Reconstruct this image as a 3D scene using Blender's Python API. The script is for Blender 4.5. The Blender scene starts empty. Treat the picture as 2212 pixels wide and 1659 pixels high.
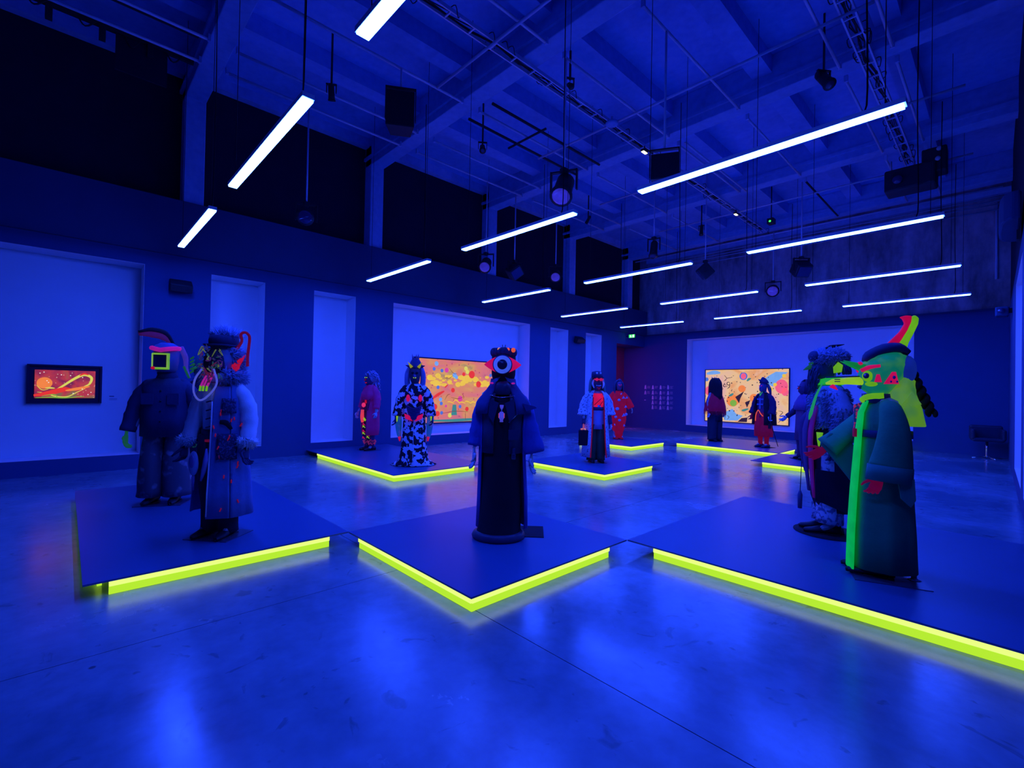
import bpy, math, random
from mathutils import Vector, Matrix
random.seed(7)
S = bpy.context.scene
COL = S.collection
pi = math.pi

# ------------------------------------------------------------------ camera, world, exposure
cam = bpy.data.cameras.new('camera')
cam.lens = 16.52
cam.sensor_width = 36.0
cam.clip_start = 0.05
camo = bpy.data.objects.new('camera', cam)
COL.objects.link(camo)
def cam_axes(yaw, pitch, roll):
    f = Vector((-math.sin(yaw)*math.cos(pitch), math.cos(yaw)*math.cos(pitch), math.sin(pitch)))
    r0 = Vector((math.cos(yaw), math.sin(yaw), 0)); u0 = r0.cross(f)
    return r0*math.cos(roll)+u0*math.sin(roll), -r0*math.sin(roll)+u0*math.cos(roll), f
_r, _u, _f = cam_axes(math.radians(46.489), math.radians(0.597), math.radians(1.1136))
camo.matrix_world = Matrix(((_r.x, _u.x, -_f.x, 0), (_r.y, _u.y, -_f.y, 0), (_r.z, _u.z, -_f.z, 1.62), (0, 0, 0, 1)))
S.camera = camo
w = bpy.data.worlds.new('world'); S.world = w; w.use_nodes = True
w.node_tree.nodes['Background'].inputs[0].default_value = (0.0, 0.001, 0.01, 1)
w.node_tree.nodes['Background'].inputs[1].default_value = 1.0
S.view_settings.view_transform = 'Standard'
S.view_settings.look = 'None'
S.view_settings.exposure = 0.0
S.view_settings.gamma = 1.0
S.view_settings.use_curve_mapping = False

LAMP = (2.2, 8.2, 132.0)          # radiance of the blue ceiling lamps

# ------------------------------------------------------------------ materials
def lin(r, g, b):
    def c(v):
        v /= 255.0
        return v/12.92 if v <= .04045 else ((v+.055)/1.055)**2.4
    return (c(r), c(g), c(b))
MATS = {}
def base_nodes(name):
    m = bpy.data.materials.new(name); m.use_nodes = True
    nt = m.node_tree; b = nt.nodes['Principled BSDF']
    return m, nt, b
def mat(name, col, rough=.75, var=.18, scale=9.0, emit=None, es=1.0, metal=0.0, bump=0.0, spec=.3, bscale=None):
    if name in MATS: return MATS[name]
    m, nt, b = base_nodes(name)
    N, L = nt.nodes, nt.links
    tc = N.new('ShaderNodeTexCoord'); nz = N.new('ShaderNodeTexNoise')
    nz.inputs['Scale'].default_value = scale; nz.inputs['Detail'].default_value = 4
    L.new(tc.outputs['Object'], nz.inputs['Vector'])
    mx = N.new('ShaderNodeMixRGB')
    mx.inputs[1].default_value = (*[max(0, c*(1-var)) for c in col], 1)
    mx.inputs[2].default_value = (*[min(1, c*(1+var)) for c in col], 1)
    L.new(nz.outputs['Fac'], mx.inputs[0]); L.new(mx.outputs[0], b.inputs['Base Color'])
    b.inputs['Roughness'].default_value = rough; b.inputs['Metallic'].default_value = metal
    b.inputs['Specular IOR Level'].default_value = spec
    if emit is not None:
        me = N.new('ShaderNodeMixRGB')
        me.inputs[1].default_value = (*[c*(1-var) for c in emit], 1)
        me.inputs[2].default_value = (*[c*(1+var) for c in emit], 1)
        L.new(nz.outputs['Fac'], me.inputs[0]); L.new(me.outputs[0], b.inputs['Emission Color'])
        b.inputs['Emission Strength'].default_value = es
    if bump:
        n2 = N.new('ShaderNodeTexNoise'); n2.inputs['Scale'].default_value = bscale or scale*6
        L.new(tc.outputs['Object'], n2.inputs['Vector'])
        bp = N.new('ShaderNodeBump'); bp.inputs['Strength'].default_value = bump; bp.inputs['Distance'].default_value = .02
        L.new(n2.outputs['Fac'], bp.inputs['Height']); L.new(bp.outputs[0], b.inputs['Normal'])
    MATS[name] = m
    return m
def fluor(name, rgb, k=.78, var=.32, rough=.8, scale=9):
    """dyed cloth or paint that fluoresces under the blue / ultraviolet lamps"""
    e = lin(*rgb)
    return mat(name, tuple(min(.25, c*.3) for c in e), rough, var, scale, emit=tuple(c*k for c in e))
def patt(name, ca, cb, kind='voronoi', scale=12, thr=.4, ea=None, eb=None, soft=.02, rough=.8):
    """two-colour printed cloth"""
    if name in MATS: return MATS[name]
    m, nt, b = base_nodes(name); N, L = nt.nodes, nt.links
    tc = N.new('ShaderNodeTexCoord')
    nz = N.new('ShaderNodeTexNoise'); nz.inputs['Scale'].default_value = scale*.9; nz.inputs['Detail'].default_value = 3
    mp = N.new('ShaderNodeMixRGB'); mp.inputs[0].default_value = .12
    L.new(tc.outputs['Object'], nz.inputs['Vector']); L.new(tc.outputs['Object'], mp.inputs[1]); L.new(nz.outputs['Color'], mp.inputs[2])
    if kind == 'voronoi':
        v = N.new('ShaderNodeTexVoronoi'); v.inputs['Scale'].default_value = scale; out = v.outputs['Distance']
        L.new(mp.outputs[0], v.inputs['Vector'])
    else:
        v = N.new('ShaderNodeTexNoise'); v.inputs['Scale'].default_value = scale; v.inputs['Detail'].default_value = 2; out = v.outputs['Fac']
        L.new(tc.outputs['Object'], v.inputs['Vector'])
    r = N.new('ShaderNodeValToRGB')
    r.color_ramp.elements[0].position = thr; r.color_ramp.elements[1].position = thr+soft
    L.new(out, r.inputs[0])
    mx = N.new('ShaderNodeMixRGB'); mx.inputs[1].default_value = (*ca, 1); mx.inputs[2].default_value = (*cb, 1)
    L.new(r.outputs[0], mx.inputs[0]); L.new(mx.outputs[0], b.inputs['Base Color'])
    b.inputs['Roughness'].default_value = rough; b.inputs['Specular IOR Level'].default_value = .25
    if ea or eb:
        me = N.new('ShaderNodeMixRGB'); me.inputs[1].default_value = (*(ea or (0, 0, 0)), 1); me.inputs[2].default_value = (*(eb or (0, 0, 0)), 1)
        L.new(r.outputs[0], me.inputs[0]); L.new(me.outputs[0], b.inputs['Emission Color']); b.inputs['Emission Strength'].default_value = 1
    MATS[name] = m
    return m
def glow(name, col):
    if name in MATS: return MATS[name]
    m = bpy.data.materials.new(name); m.use_nodes = True; nt = m.node_tree
    nt.nodes.remove(nt.nodes['Principled BSDF'])
    e = nt.nodes.new('ShaderNodeEmission'); e.inputs[0].default_value = (1, 1, 1, 1)
    k = max(col); e.inputs[0].default_value = (*[c/k for c in col], 1); e.inputs[1].default_value = k
    nt.links.new(e.outputs[0], nt.nodes['Material Output'].inputs[0])
    MATS[name] = m
    return m
def concrete(name, dark, light, scale=.6, streak=1.0, rough=.9, fine=14, bump=.15, rough2=None, spec=.3, specks=False):
    if name in MATS: return MATS[name]
    m, nt, b = base_nodes(name); N, L = nt.nodes, nt.links
    tc = N.new('ShaderNodeTexCoord'); mp = N.new('ShaderNodeMapping'); mp.inputs['Scale'].default_value = (1, 1, streak)
    L.new(tc.outputs['Object'], mp.inputs[0])
    n1 = N.new('ShaderNodeTexNoise'); n1.inputs['Scale'].default_value = scale; n1.inputs['Detail'].default_value = 8; n1.inputs['Roughness'].default_value = .62
    n2 = N.new('ShaderNodeTexNoise'); n2.inputs['Scale'].default_value = fine; n2.inputs['Detail'].default_value = 6
    L.new(mp.outputs[0], n1.inputs['Vector']); L.new(tc.outputs['Object'], n2.inputs['Vector'])
    r = N.new('ShaderNodeValToRGB'); r.color_ramp.elements[0].position = .34; r.color_ramp.elements[1].position = .68
    r.color_ramp.elements[0].color = (*dark, 1); r.color_ramp.elements[1].color = (*light, 1)
    L.new(n1.outputs['Fac'], r.inputs[0])
    mx = N.new('ShaderNodeMixRGB'); mx.blend_type = 'OVERLAY'; mx.inputs[0].default_value = .35
    L.new(r.outputs[0], mx.inputs[1]); L.new(n2.outputs['Color'], mx.inputs[2])
    bw = N.new('ShaderNodeRGBToBW'); L.new(n2.outputs['Color'], bw.inputs[0]); L.new(bw.outputs[0], mx.inputs[2])
    if specks:      # scattered scuffs and dirt marks
        vo = N.new('ShaderNodeTexVoronoi'); vo.inputs['Scale'].default_value = 1.7; L.new(tc.outputs['Object'], vo.inputs['Vector'])
        sr = N.new('ShaderNodeValToRGB'); sr.color_ramp.elements[0].position = .022; sr.color_ramp.elements[1].position = .034
        sr.color_ramp.elements[0].color = (.35, .35, .35, 1); L.new(vo.outputs['Distance'], sr.inputs[0])
        n3 = N.new('ShaderNodeTexNoise'); n3.inputs['Scale'].default_value = 3.1; n3.inputs['Detail'].default_value = 10; n3.inputs['Distortion'].default_value = 2.5; L.new(tc.outputs['Object'], n3.inputs['Vector'])
        s3 = N.new('ShaderNodeValToRGB'); s3.color_ramp.elements[0].position = .30; s3.color_ramp.elements[1].position = .36
        s3.color_ramp.elements[0].color = (.7, .7, .7, 1); L.new(n3.outputs['Fac'], s3.inputs[0])
        m1 = N.new('ShaderNodeMixRGB'); m1.blend_type = 'MULTIPLY'; m1.inputs[0].default_value = 1; L.new(mx.outputs[0], m1.inputs[1]); L.new(sr.outputs[0], m1.inputs[2])
        m2 = N.new('ShaderNodeMixRGB'); m2.blend_type = 'MULTIPLY'; m2.inputs[0].default_value = 1; L.new(m1.outputs[0], m2.inputs[1]); L.new(s3.outputs[0], m2.inputs[2])
        L.new(m2.outputs[0], b.inputs['Base Color'])
    else: L.new(mx.outputs[0], b.inputs['Base Color'])
    b.inputs['Specular IOR Level'].default_value = spec
    if rough2 is not None:
        mr = N.new('ShaderNodeMapRange'); mr.inputs['From Min'].default_value = .3; mr.inputs['From Max'].default_value = .7
        mr.inputs['To Min'].default_value = rough; mr.inputs['To Max'].default_value = rough2
        L.new(n1.outputs['Fac'], mr.inputs[0]); L.new(mr.outputs[0], b.inputs['Roughness'])
    else: b.inputs['Roughness'].default_value = rough
    bp = N.new('ShaderNodeBump'); bp.inputs['Strength'].default_value = bump; bp.inputs['Distance'].default_value = .01
    L.new(n2.outputs['Fac'], bp.inputs['Height']); L.new(bp.outputs[0], b.inputs['Normal'])
    MATS[name] = m
    return m
def painting_mat(name, cols, scale, spots, sscale, strength=1.0, seed=0.0, stretch=(1, 1, 1)):
    """fluorescent canvas: layered washes of colour and spatters"""
    m, nt, b = base_nodes(name); N, L = nt.nodes, nt.links
    tc = N.new('ShaderNodeTexCoord'); mp = N.new('ShaderNodeMapping'); mp.inputs['Location'].default_value = (seed, seed*2, seed*.7); mp.inputs['Scale'].default_value = stretch
    L.new(tc.outputs['Object'], mp.inputs[0])
    n1 = N.new('ShaderNodeTexNoise'); n1.inputs['Scale'].default_value = scale; n1.inputs['Detail'].default_value = 5; n1.inputs['Distortion'].default_value = .6
    L.new(mp.outputs[0], n1.inputs['Vector'])
    r = N.new('ShaderNodeValToRGB'); els = r.color_ramp.elements
    for i, (p, c) in enumerate(cols):
        e = els[i] if i < 2 else els.new(p)
        e.position = p; e.color = (*lin(*c), 1)
    L.new(n1.outputs['Fac'], r.inputs[0])
    v = N.new('ShaderNodeTexVoronoi'); v.inputs['Scale'].default_value = sscale
    L.new(tc.outputs['Object'], v.inputs['Vector'])
    cr = N.new('ShaderNodeValToRGB'); cr.color_ramp.elements[0].position = .10; cr.color_ramp.elements[1].position = .16
    cr.color_ramp.elements[0].color = (1, 1, 1, 1); cr.color_ramp.elements[1].color = (0, 0, 0, 1)
    L.new(v.outputs['Distance'], cr.inputs[0])
    mx = N.new('ShaderNodeMixRGB'); mx.inputs[2].default_value = (*lin(*spots), 1)
    L.new(cr.outputs[0], mx.inputs[0]); L.new(r.outputs[0], mx.inputs[1])
    L.new(mx.outputs[0], b.inputs['Emission Color']); b.inputs['Emission Strength'].default_value = strength
    b.inputs['Base Color'].default_value = (.12, .08, .06, 1); b.inputs['Roughness'].default_value = .8
    return m

# ------------------------------------------------------------------ mesh building helpers
def V(*a): return Vector(a)
def catmull(pts, k=4):
    if len(pts) < 3: return [Vector(p) for p in pts]
    P = [Vector(p) for p in pts]; out = []
    for i in range(len(P)-1):
        a = P[i-1] if i else P[0]*2-P[1]; b = P[i]; c = P[i+1]; d = P[i+2] if i+2 < len(P) else P[-1]*2-P[-2]
        for j in range(k):
            t = j/k
            out.append(.5*((2*b)+(c-a)*t+(2*a-5*b+4*c-d)*t*t+(3*b-a-3*c+d)*t*t*t))
    out.append(P[-1])
    return out
class MB:
    def __init__(s): s.v = []; s.f = []
    def add(s, vs, fs):
        o = len(s.v); s.v += [tuple(v) for v in vs]; s.f += [tuple(i+o for i in f) for f in fs]; return s
    def box(s, x0, x1, y0, y1, z0, z1):
        vs = [(x, y, z) for x in (x0, x1) for y in (y0, y1) for z in (z0, z1)]
        return s.add(vs, [(0, 1, 3, 2), (4, 6, 7, 5), (0, 4, 5, 1), (2, 3, 7, 6), (0, 2, 6, 4), (1, 5, 7, 3)])
    def obox(s, c, ax, ay, az, hx, hy, hz):
        c = Vector(c); vs = [c+ax*(hx*i)+ay*(hy*j)+az*(hz*k) for i in (-1, 1) for j in (-1, 1) for k in (-1, 1)]
        return s.add(vs, [(0, 1, 3, 2), (4, 6, 7, 5), (0, 4, 5, 1), (2, 3, 7, 6), (0, 2, 6, 4), (1, 5, 7, 3)])
    def tube(s, pts, r, n=8, smooth=0, flat=1.0, up=None):
        P = catmull(pts, smooth) if smooth else [Vector(p) for p in pts]
        m = len(P)
        if isinstance(r, (int, float)): R = [r]*m
        else:
            R = []
            for i in range(m):
                t = i/(m-1)*(len(r)-1); a = int(min(t, len(r)-2)); R.append(r[a]+(r[a+1]-r[a])*(t-a))
        nrm = None; vs = []
        for i in range(m):
            d = (P[min(i+1, m-1)]-P[max(i-1, 0)]).normalized()
            if nrm is None:
                u0 = Vector(up) if up else (V(0, 0, 1) if abs(d.z) < .9 else V(1, 0, 0))
                nrm = (u0-d*u0.dot(d)).normalized()
            else:
                nrm = (nrm-d*nrm.dot(d)).normalized()
            bi = d.cross(nrm)
            for j in range(n):
                a = 2*pi*j/n
                vs.append(P[i]+nrm*(math.cos(a)*R[i])+bi*(math.sin(a)*R[i]*flat))
        fs = [(i*n+j, i*n+(j+1) % n, (i+1)*n+(j+1) % n, (i+1)*n+j) for i in range(m-1) for j in range(n)]
        fs += [tuple(range(n-1, -1, -1)), tuple((m-1)*n+j for j in range(n))]
        return s.add(vs, fs)
    def loft(s, rings, n=32, fold=(0, 0, 0), arc=None, cap=True, foldpow=1.0):
        """rings: (cx, cy, z, rx, ry[, fold scale]); arc in degrees makes an open shell"""
        vs = []; m = len(rings); closed = arc is None
        cnt = n if closed else n+1
        for i, rg in enumerate(rings):
            cx, cy, z, rx, ry = rg[:5]; fsx = rg[5] if len(rg) > 5 else 1.0
            for j in range(cnt):
                a = 2*pi*j/n if closed else math.radians(arc[0]+(arc[1]-arc[0])*j/n)
                k = 1+fold[1]*fsx*math.sin(fold[0]*a+fold[2]+.35*i) + fold[1]*fsx*.4*math.sin((fold[0]*2+1)*a+fold[2]*2)
                vs.append((cx+math.cos(a)*rx*k, cy+math.sin(a)*ry*k, z))
        fs = []
        for i in range(m-1):
            for j in range(n if closed else n):
                j2 = (j+1) % cnt
                fs.append((i*cnt+j, i*cnt+j2, (i+1)*cnt+j2, (i+1)*cnt+j))
        if closed and cap:
            fs += [tuple(range(n-1, -1, -1)), tuple((m-1)*n+j for j in range(n))]
        return s.add(vs, fs)
    def ell(s, c, rx, ry, rz, n=14, m=9, rot=None):
        c = Vector(c); vs = []
        for i in range(m+1):
            t = pi*i/m
            for j in range(n):
                a = 2*pi*j/n
                p = V(math.sin(t)*math.cos(a)*rx, math.sin(t)*math.sin(a)*ry, math.cos(t)*rz)
                if rot is not None: p = rot@p
                vs.append(c+p)
        fs = [(i*n+j, (i+1)*n+j, (i+1)*n+(j+1) % n, i*n+(j+1) % n) for i in range(m) for j in range(n)]
        return s.add(vs, fs)
    def prism(s, poly, origin, ux, uy, depth):
        """polygon (2D list) in the plane ux,uy at origin, extruded along ux x uy"""
        o = Vector(origin); ux = Vector(ux); uy = Vector(uy); nn = ux.cross(uy)*depth; k = len(poly)
        vs = [o+ux*p[0]+uy*p[1] for p in poly]+[o+ux*p[0]+uy*p[1]+nn for p in poly]
        return s.add(vs, [tuple(range(k-1, -1, -1)), tuple(range(k, 2*k))]+[(i, (i+1) % k, (i+1) % k+k, i+k) for i in range(k)])
    def cone(s, base, tip, r, n=5):
        return s.tube([base, (Vector(base)+Vector(tip))*.5, tip], [r, r*.62, r*.06], n)
    def tuft(s, p, d, l, r):
        d = Vector(d).normalized(); p = Vector(p)
        a = d.orthogonal().normalized(); b = d.cross(a); ang = random.random()*6
        vs = [p+(a*math.cos(ang+k*2.094)+b*math.sin(ang+k*2.094))*r for k in range(3)]+[p+d*l]
        return s.add(vs, [(0, 1, 3), (1, 2, 3), (2, 0, 3)])
    def fur_ell(s, c, rx, ry, rz, cnt, l, r=.008, droop=.4, cond=None):
        c = Vector(c)
        for _ in range(cnt):
            d = V(random.gauss(0, 1), random.gauss(0, 1), random.gauss(0, 1)).normalized()
            p = V(d.x*rx, d.y*ry, d.z*rz)
            if cond and not cond(d): continue
            nd = V(d.x/rx, d.y/ry, d.z/rz).normalized()+V(random.gauss(0, .35), random.gauss(0, .35), random.gauss(0, .35)-droop)
            s.tuft(c+p, nd, l*random.uniform(.6, 1.3), r)
        return s
    def build(s, name, m, parent=None, smooth=True, solid=0, bev=0, sub=0, loc=None, rz=None):
        me = bpy.data.meshes.new(name); me.from_pydata(s.v, [], s.f); me.update()
        me.materials.append(m)
        if smooth: me.polygons.foreach_set('use_smooth', [True]*len(me.polygons))
        o = bpy.data.objects.new(name, me); COL.objects.link(o)
        if parent is not None: o.parent = parent
        if loc is not None: o.location = loc
        if rz is not None: o.rotation_euler = (0, 0, rz)
        if solid:
            md = o.modifiers.new('solidify', 'SOLIDIFY'); md.thickness = solid; md.offset = 0
        if bev:
            md = o.modifiers.new('bevel', 'BEVEL'); md.width = bev; md.segments = 2; md.limit_method = 'ANGLE'
        if sub:
            md = o.modifiers.new('subdivision', 'SUBSURF'); md.levels = sub; md.render_levels = sub
        return o
def thing(name, label, cat, loc=(0, 0, 0), rz=0, group=None, scale=1.0):
    o = bpy.data.objects.new(name, None); COL.objects.link(o); o.empty_display_size = .2
    o.location = loc; o.rotation_euler = (0, 0, math.radians(rz)); o.scale = (scale,)*3
    o['label'] = label; o['category'] = cat
    if group: o['group'] = group
    return o
def tag(o, label, cat, group=None):
    o['label'] = label; o['category'] = cat
    if group: o['group'] = group
    return o
def structure(o): o['kind'] = 'structure'; return o
def copy_tree(o, parent=None):
    c = o.copy(); COL.objects.link(c); c.parent = parent
    for ch in list(o.children): copy_tree(ch, c)
    return c

# ------------------------------------------------------------------ common materials
M_floor = concrete('polished_concrete', (.10, .185, .235), (.24, .36, .43), .55, 1, .15, 9, .05, rough2=.30, spec=.8, specks=True)
M_gap = mat('joint_filler', (.05, .05, .06))
M_wall = mat('dark_blue_wall_paint', (.03, .085, .225), .8, .06, 2)
M_niche = mat('white_niche_paint', (.80, .80, .84), .85, .04, 3)
M_band = mat('black_blue_band_paint', (.03, .07, .15), .85, .1, 2)
M_black = mat('blackout_cloth', (.012, .014, .035), .95, .2, 3)
M_col = concrete('painted_column_concrete', (.28, .38, .62), (.42, .54, .80), 1.2, .4, .85, 10, .15)
M_ceil = concrete('painted_ceiling_concrete', (.18, .34, .66), (.26, .46, .84), .5, 1, .9, 8, .1)
M_beam = concrete('beam_concrete', (.20, .34, .60), (.28, .44, .72), .9, 1, .85, 9, .1)
M_raw = concrete('stained_raw_concrete', (.20, .15, .17), (.62, .48, .54), 1.7, .3, .95, 7, .5)
M_pipe = mat('galvanised_pipe', (.55, .58, .74), .4, .15, 6, metal=.1)
M_dark = mat('black_metal', (.025, .027, .035), .5, .25, 8)
M_cable = mat('black_cable', (.015, .016, .022), .6)
M_slab = mat('platform_top_lacquer', (.05, .12, .27), .38, .08, 1.2, spec=.3)
M_lamp = glow('lamp_diffuser_blue_white', LAMP)
M_strip = glow('neon_yellow_strip_bright', (.84, 1.14, .24))
M_panel = glow('neon_yellow_panel', (.47, .84, .035))
M_chrome = mat('chrome', (.8, .8, .82), .12, .05, 4, metal=1)
M_white = mat('white_lacquered_metal', (.75, .76, .82), .5, .05, 4)
M_lens = mat('dark_glass_lens', (.05, .04, .12), .08, .2, 5, spec=.8)
M_label = mat('printed_white_vinyl', (.5, .5, .55), .8)

# ------------------------------------------------------------------ the setting
XL, YB, XR = -11.15, 18.70, 0.035
YF, XR2, YS = -6.0, 4.3, 8.65
ND = .52
floor = structure(MB().box(-13.6, XR2, YF, 19.4, -.12, -.03).build('floor', M_gap, smooth=False))
xs = [-13.6, -11.7, -3.7, XR2]; ys = [YF, -5.8, 2.2, 10.2, 18.2, 19.4]
for i in range(3):
    for j in range(5):
        MB().box(xs[i]+.003, xs[i+1]-.003, ys[j]+.003, ys[j+1]-.003, -.05, 0).build('floor_slab', M_floor, floor, smooth=False)

# left wall: piers between lit niches
Z0, Z1, ZB0, ZB1, ZC = .27, 3.83, 4.08, 5.15, 7.72
nL = [(-4.15, 1.03), (2.10, 3.11), (4.16, 5.18), (6.22, 11.38), (12.41, 13.40), (14.45, 15.47)]
YE = 16.53
m = MB().box(XL-.6, XL, YF, YE, 0, Z0).box(XL-.6, XL, YF, YE, Z1, ZB0)
prev = YF
for a, b in nL:
    m.box(XL-.6, XL, prev, a, Z0, Z1); prev = b
m.box(XL-.6, XL, prev, YE, Z0, Z1)
m.box(XL-.6, XL, YE, YB, 3.6, ZB0)
wall_left = structure(m.build('wall_left', M_wall, smooth=False))
def niche(parent, x0, x1, y0, y1, z0, z1, face):
    """five white faces of a recess; face = side that stays open"""
    t = .03; m = MB()
    if face == '+x':
        m.box(x0-t, x0, y0, y1, z0, z1); m.box(x0, x1-.004, y0, y0+.006, z0, z1).box(x0, x1-.004, y1-.006, y1, z0, z1)
        m.box(x0, x1-.004, y0, y1, z0, z0+.006).box(x0, x1-.004, y0, y1, z1-.006, z1)
    elif face == '-x':
        m.box(x1, x1+t, y0, y1, z0, z1); m.box(x0+.004, x1, y0, y0+.006, z0, z1).box(x0+.004, x1, y1-.006, y1, z0, z1)
        m.box(x0+.004, x1, y0, y1, z0, z0+.006).box(x0+.004, x1, y0, y1, z1-.006, z1)
    else:
        m.box(x0, x1, y1, y1+t, z0, z1); m.box(x0, x0+.006, y0+.004, y1, z0, z1).box(x1-.006, x1, y0+.004, y1, z0, z1)
        m.box(x0, x1, y0+.004, y1, z0, z0+.006).box(x0, x1, y0+.004, y1, z1-.006, z1)
    return m.build('niche', M_niche, parent, smooth=False)
for a, b in nL: niche(wall_left, XL-ND, XL, a, b, Z0, Z1, '+x')
MB().box(XL-.6, XL+.10, YF, YB, ZB0, ZB1).build('band', M_band, wall_left, smooth=False)
MB().box(XL-.62, XL-.30, YF, YB, ZB1, ZC+.25).build('blackout_panel', M_black, wall_left, smooth=False)
MB().box(XL-.30, XL-.12, YF, YB, ZC, ZC+.25).build('edge_beam', M_col, wall_left, smooth=False)
COLY = [-2.30, 1.58, 5.50, 9.43, 13.38, 17.26]
for cy in COLY:
    MB().box(XL-.35, XL+.02, cy, cy+.355, ZB1, 7.75).build('column', M_col, wall_left, smooth=False, bev=.015)
# red-lit passage behind the end of the left wall
M_red = mat('red_passage_paint', (.55, .05, .10), .8)
wp = structure(MB().box(-12.6, -12.2, 15.6, YB, 0, 3.6).build('wall_passage', M_red, smooth=False))
MB().box(-12.2, XL-.6, 15.5, 15.6, 0, 3.6).build('passage_end', M_red, wp, smooth=False)
MB().box(-12.6, XL-.6, 15.5, YB, 3.6, 3.7).build('passage_ceiling', M_wall, wp, smooth=False)

# back wall
bx0, bx1 = -9.17, -1.955
m = MB().box(-13.2, bx0, YB, YB+.6, 0, 4.1).box(bx1, XR2, YB, YB+.6, 0, 4.1)
m.box(bx0, bx1, YB, YB+.6, 0, Z0).box(bx0, bx1, YB, YB+.6, Z1-.01, 4.1)
wall_back = structure(m.build('wall_back', M_wall, smooth=False))
niche(wall_back, bx0, bx1, YB, YB+ND, Z0, Z1-.01, '-y')
MB().box(-11.8, XR2, YB+.12, YB+.6, 4.1, 8.1).build('concrete_panel', M_raw, wall_back, smooth=False)
MB().box(-11.8, XR2, YB-.02, YB+.14, 4.07, 4.13).build('coping', M_band, wall_back, smooth=False)
MB().box(-11.1, .1, YB-.05, YB+.12, 7.3, 7.45).build('conduit_beam', M_col, wall_back, smooth=False)
for k, (zz, yy) in enumerate(((7.02, .02), (7.12, .05), (7.22, .03), (6.88, .06))):
    MB().tube([(-11.0, YB+yy-.05, zz), (-.1, YB+yy-.05, zz)], .018, 6).build('conduit', M_pipe, wall_back)
MB().tube([(-.22, YB+.08, 7.1), (-.22, YB+.08, 4.95)], .03, 8).build('drop_pipe', M_pipe, wall_back)

# right wall with a set-back in front of it
m = MB()
nR = [(10.25, 13.4), (8.95, 9.55)]
m.box(XR, XR+.6, YS, YB, 0, Z0).box(XR, XR+.6, YS, YB, Z1, ZB0)
m.box(XR, XR+.6, 13.4, YB, Z0, Z1).box(XR, XR+.6, 9.55, 10.25, Z0, Z1).box(XR, XR+.6, YS, 8.95, Z0, Z1)
m.box(XR+.6, XR2, YS, YS+.3, 0, ZB0)
m.box(XR2, XR2+.3, YF, YS+.3, 0, ZB0)
wall_right = structure(m.build('wall_right', M_wall, smooth=False))
for a, b in nR: niche(wall_right, XR, XR+ND, a, b, Z0, Z1, '-x')
MB().box(XR+.02, XR+.6, YS, YB, ZB0, 8.1).box(XR+.6, XR2, YS, YS+.3, ZB0, 8.1).box(XR2, XR2+.3, YF, YS+.3, ZB0, 8.1).build('upper_panel', M_black, wall_right, smooth=False)
# the right-hand wall stands slightly out of square
_t = .0134; _c, _s = math.cos(_t), math.sin(_t)
wall_right.rotation_euler = (0, 0, _t)
wall_right.location = (XR-(_c*XR-_s*YB), YB-(_s*XR+_c*YB), 0)
wall_front = structure(MB().box(-11.8, XR2+.3, YF-.3, YF, 0, 4.1).build('wall_front', M_wall, smooth=False))
MB().box(-11.8, XR2+.3, YF-.3, YF, 4.1, 8.1).build('upper_panel', M_black, wall_front, smooth=False)

# ceiling with cross beams and joists
ceiling = structure(MB().box(-11.8, XR2+.3, YF-.3, 19.3, 7.95, 8.15).build('ceiling', M_ceil, smooth=False))
for cy in COLY:
    MB().box(XL-.3, XR2, cy, cy+.355, 7.24, 7.95).build('beam', M_beam, ceiling, smooth=False, bev=.015)
    MB().box(XL-.3, XR2, cy-.05, cy, 7.40, 7.47).build('beam_ledge', M_beam, ceiling, smooth=False)
by = [YF]+[v for c in COLY for v in (c, c+.355)]+[YB]
for k in range(0, len(by)-1, 2):
    for xj in (-9.05, -7.20, -5.20, -3.22, -1.35, .6, 2.5):
        MB().box(xj-.17, xj+.17, by[k], by[k+1], 7.62, 7.95).build('joist', M_ceil, ceiling, smooth=False)

# ------------------------------------------------------------------ linear pendant lamps
def pendant():
    r = thing('linear_pendant_light', 'slim linear pendant lamp glowing blue-white on thin wires under the beams', 'lamp', group='linear pendant lamps')
    MB().box(-1.24, 1.24, -.05, .05, .018, .06).build('housing', M_white, r, smooth=False)
    MB().box(-1.225, 1.225, -.045, .045, 0, .02).build('diffuser', M_lamp, r, smooth=False)
    for x in (-1.1, 1.1):
        MB().tube([(x, 0, .07), (x, 0, 3.955)], .004, 5).build('suspension_wire', M_cable, r)
    return r
LX = [-8.80, -5.27, -1.82]; LY = [1.42, 4.95, 8.36, 11.71, 15.12]
p0 = pendant(); first = True
for yy in LY:
    for xx in LX:
        p = p0 if first else copy_tree(p0)
        first = False
        p.location = (xx, yy, 4.0)
        p['label'] = 'blue-white pendant lamp in the %s, %s row from the concrete wall' % (
            {LX[0]: 'line along the niche wall', LX[1]: 'middle line', LX[2]: 'line over the horned mannequin'}[xx],
            ('fifth', 'fourth', 'third', 'second', 'first')[LY.index(yy)])
        # power flex hangs beside one end of each lamp
        if yy > 1:
            MB().tube([(.95, .03, .07), (.97, .05, .3), (.95, .06, 1.6), (.96, .04, 3.14)], .007, 6, smooth=3).build('power_flex', M_cable, p)

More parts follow.
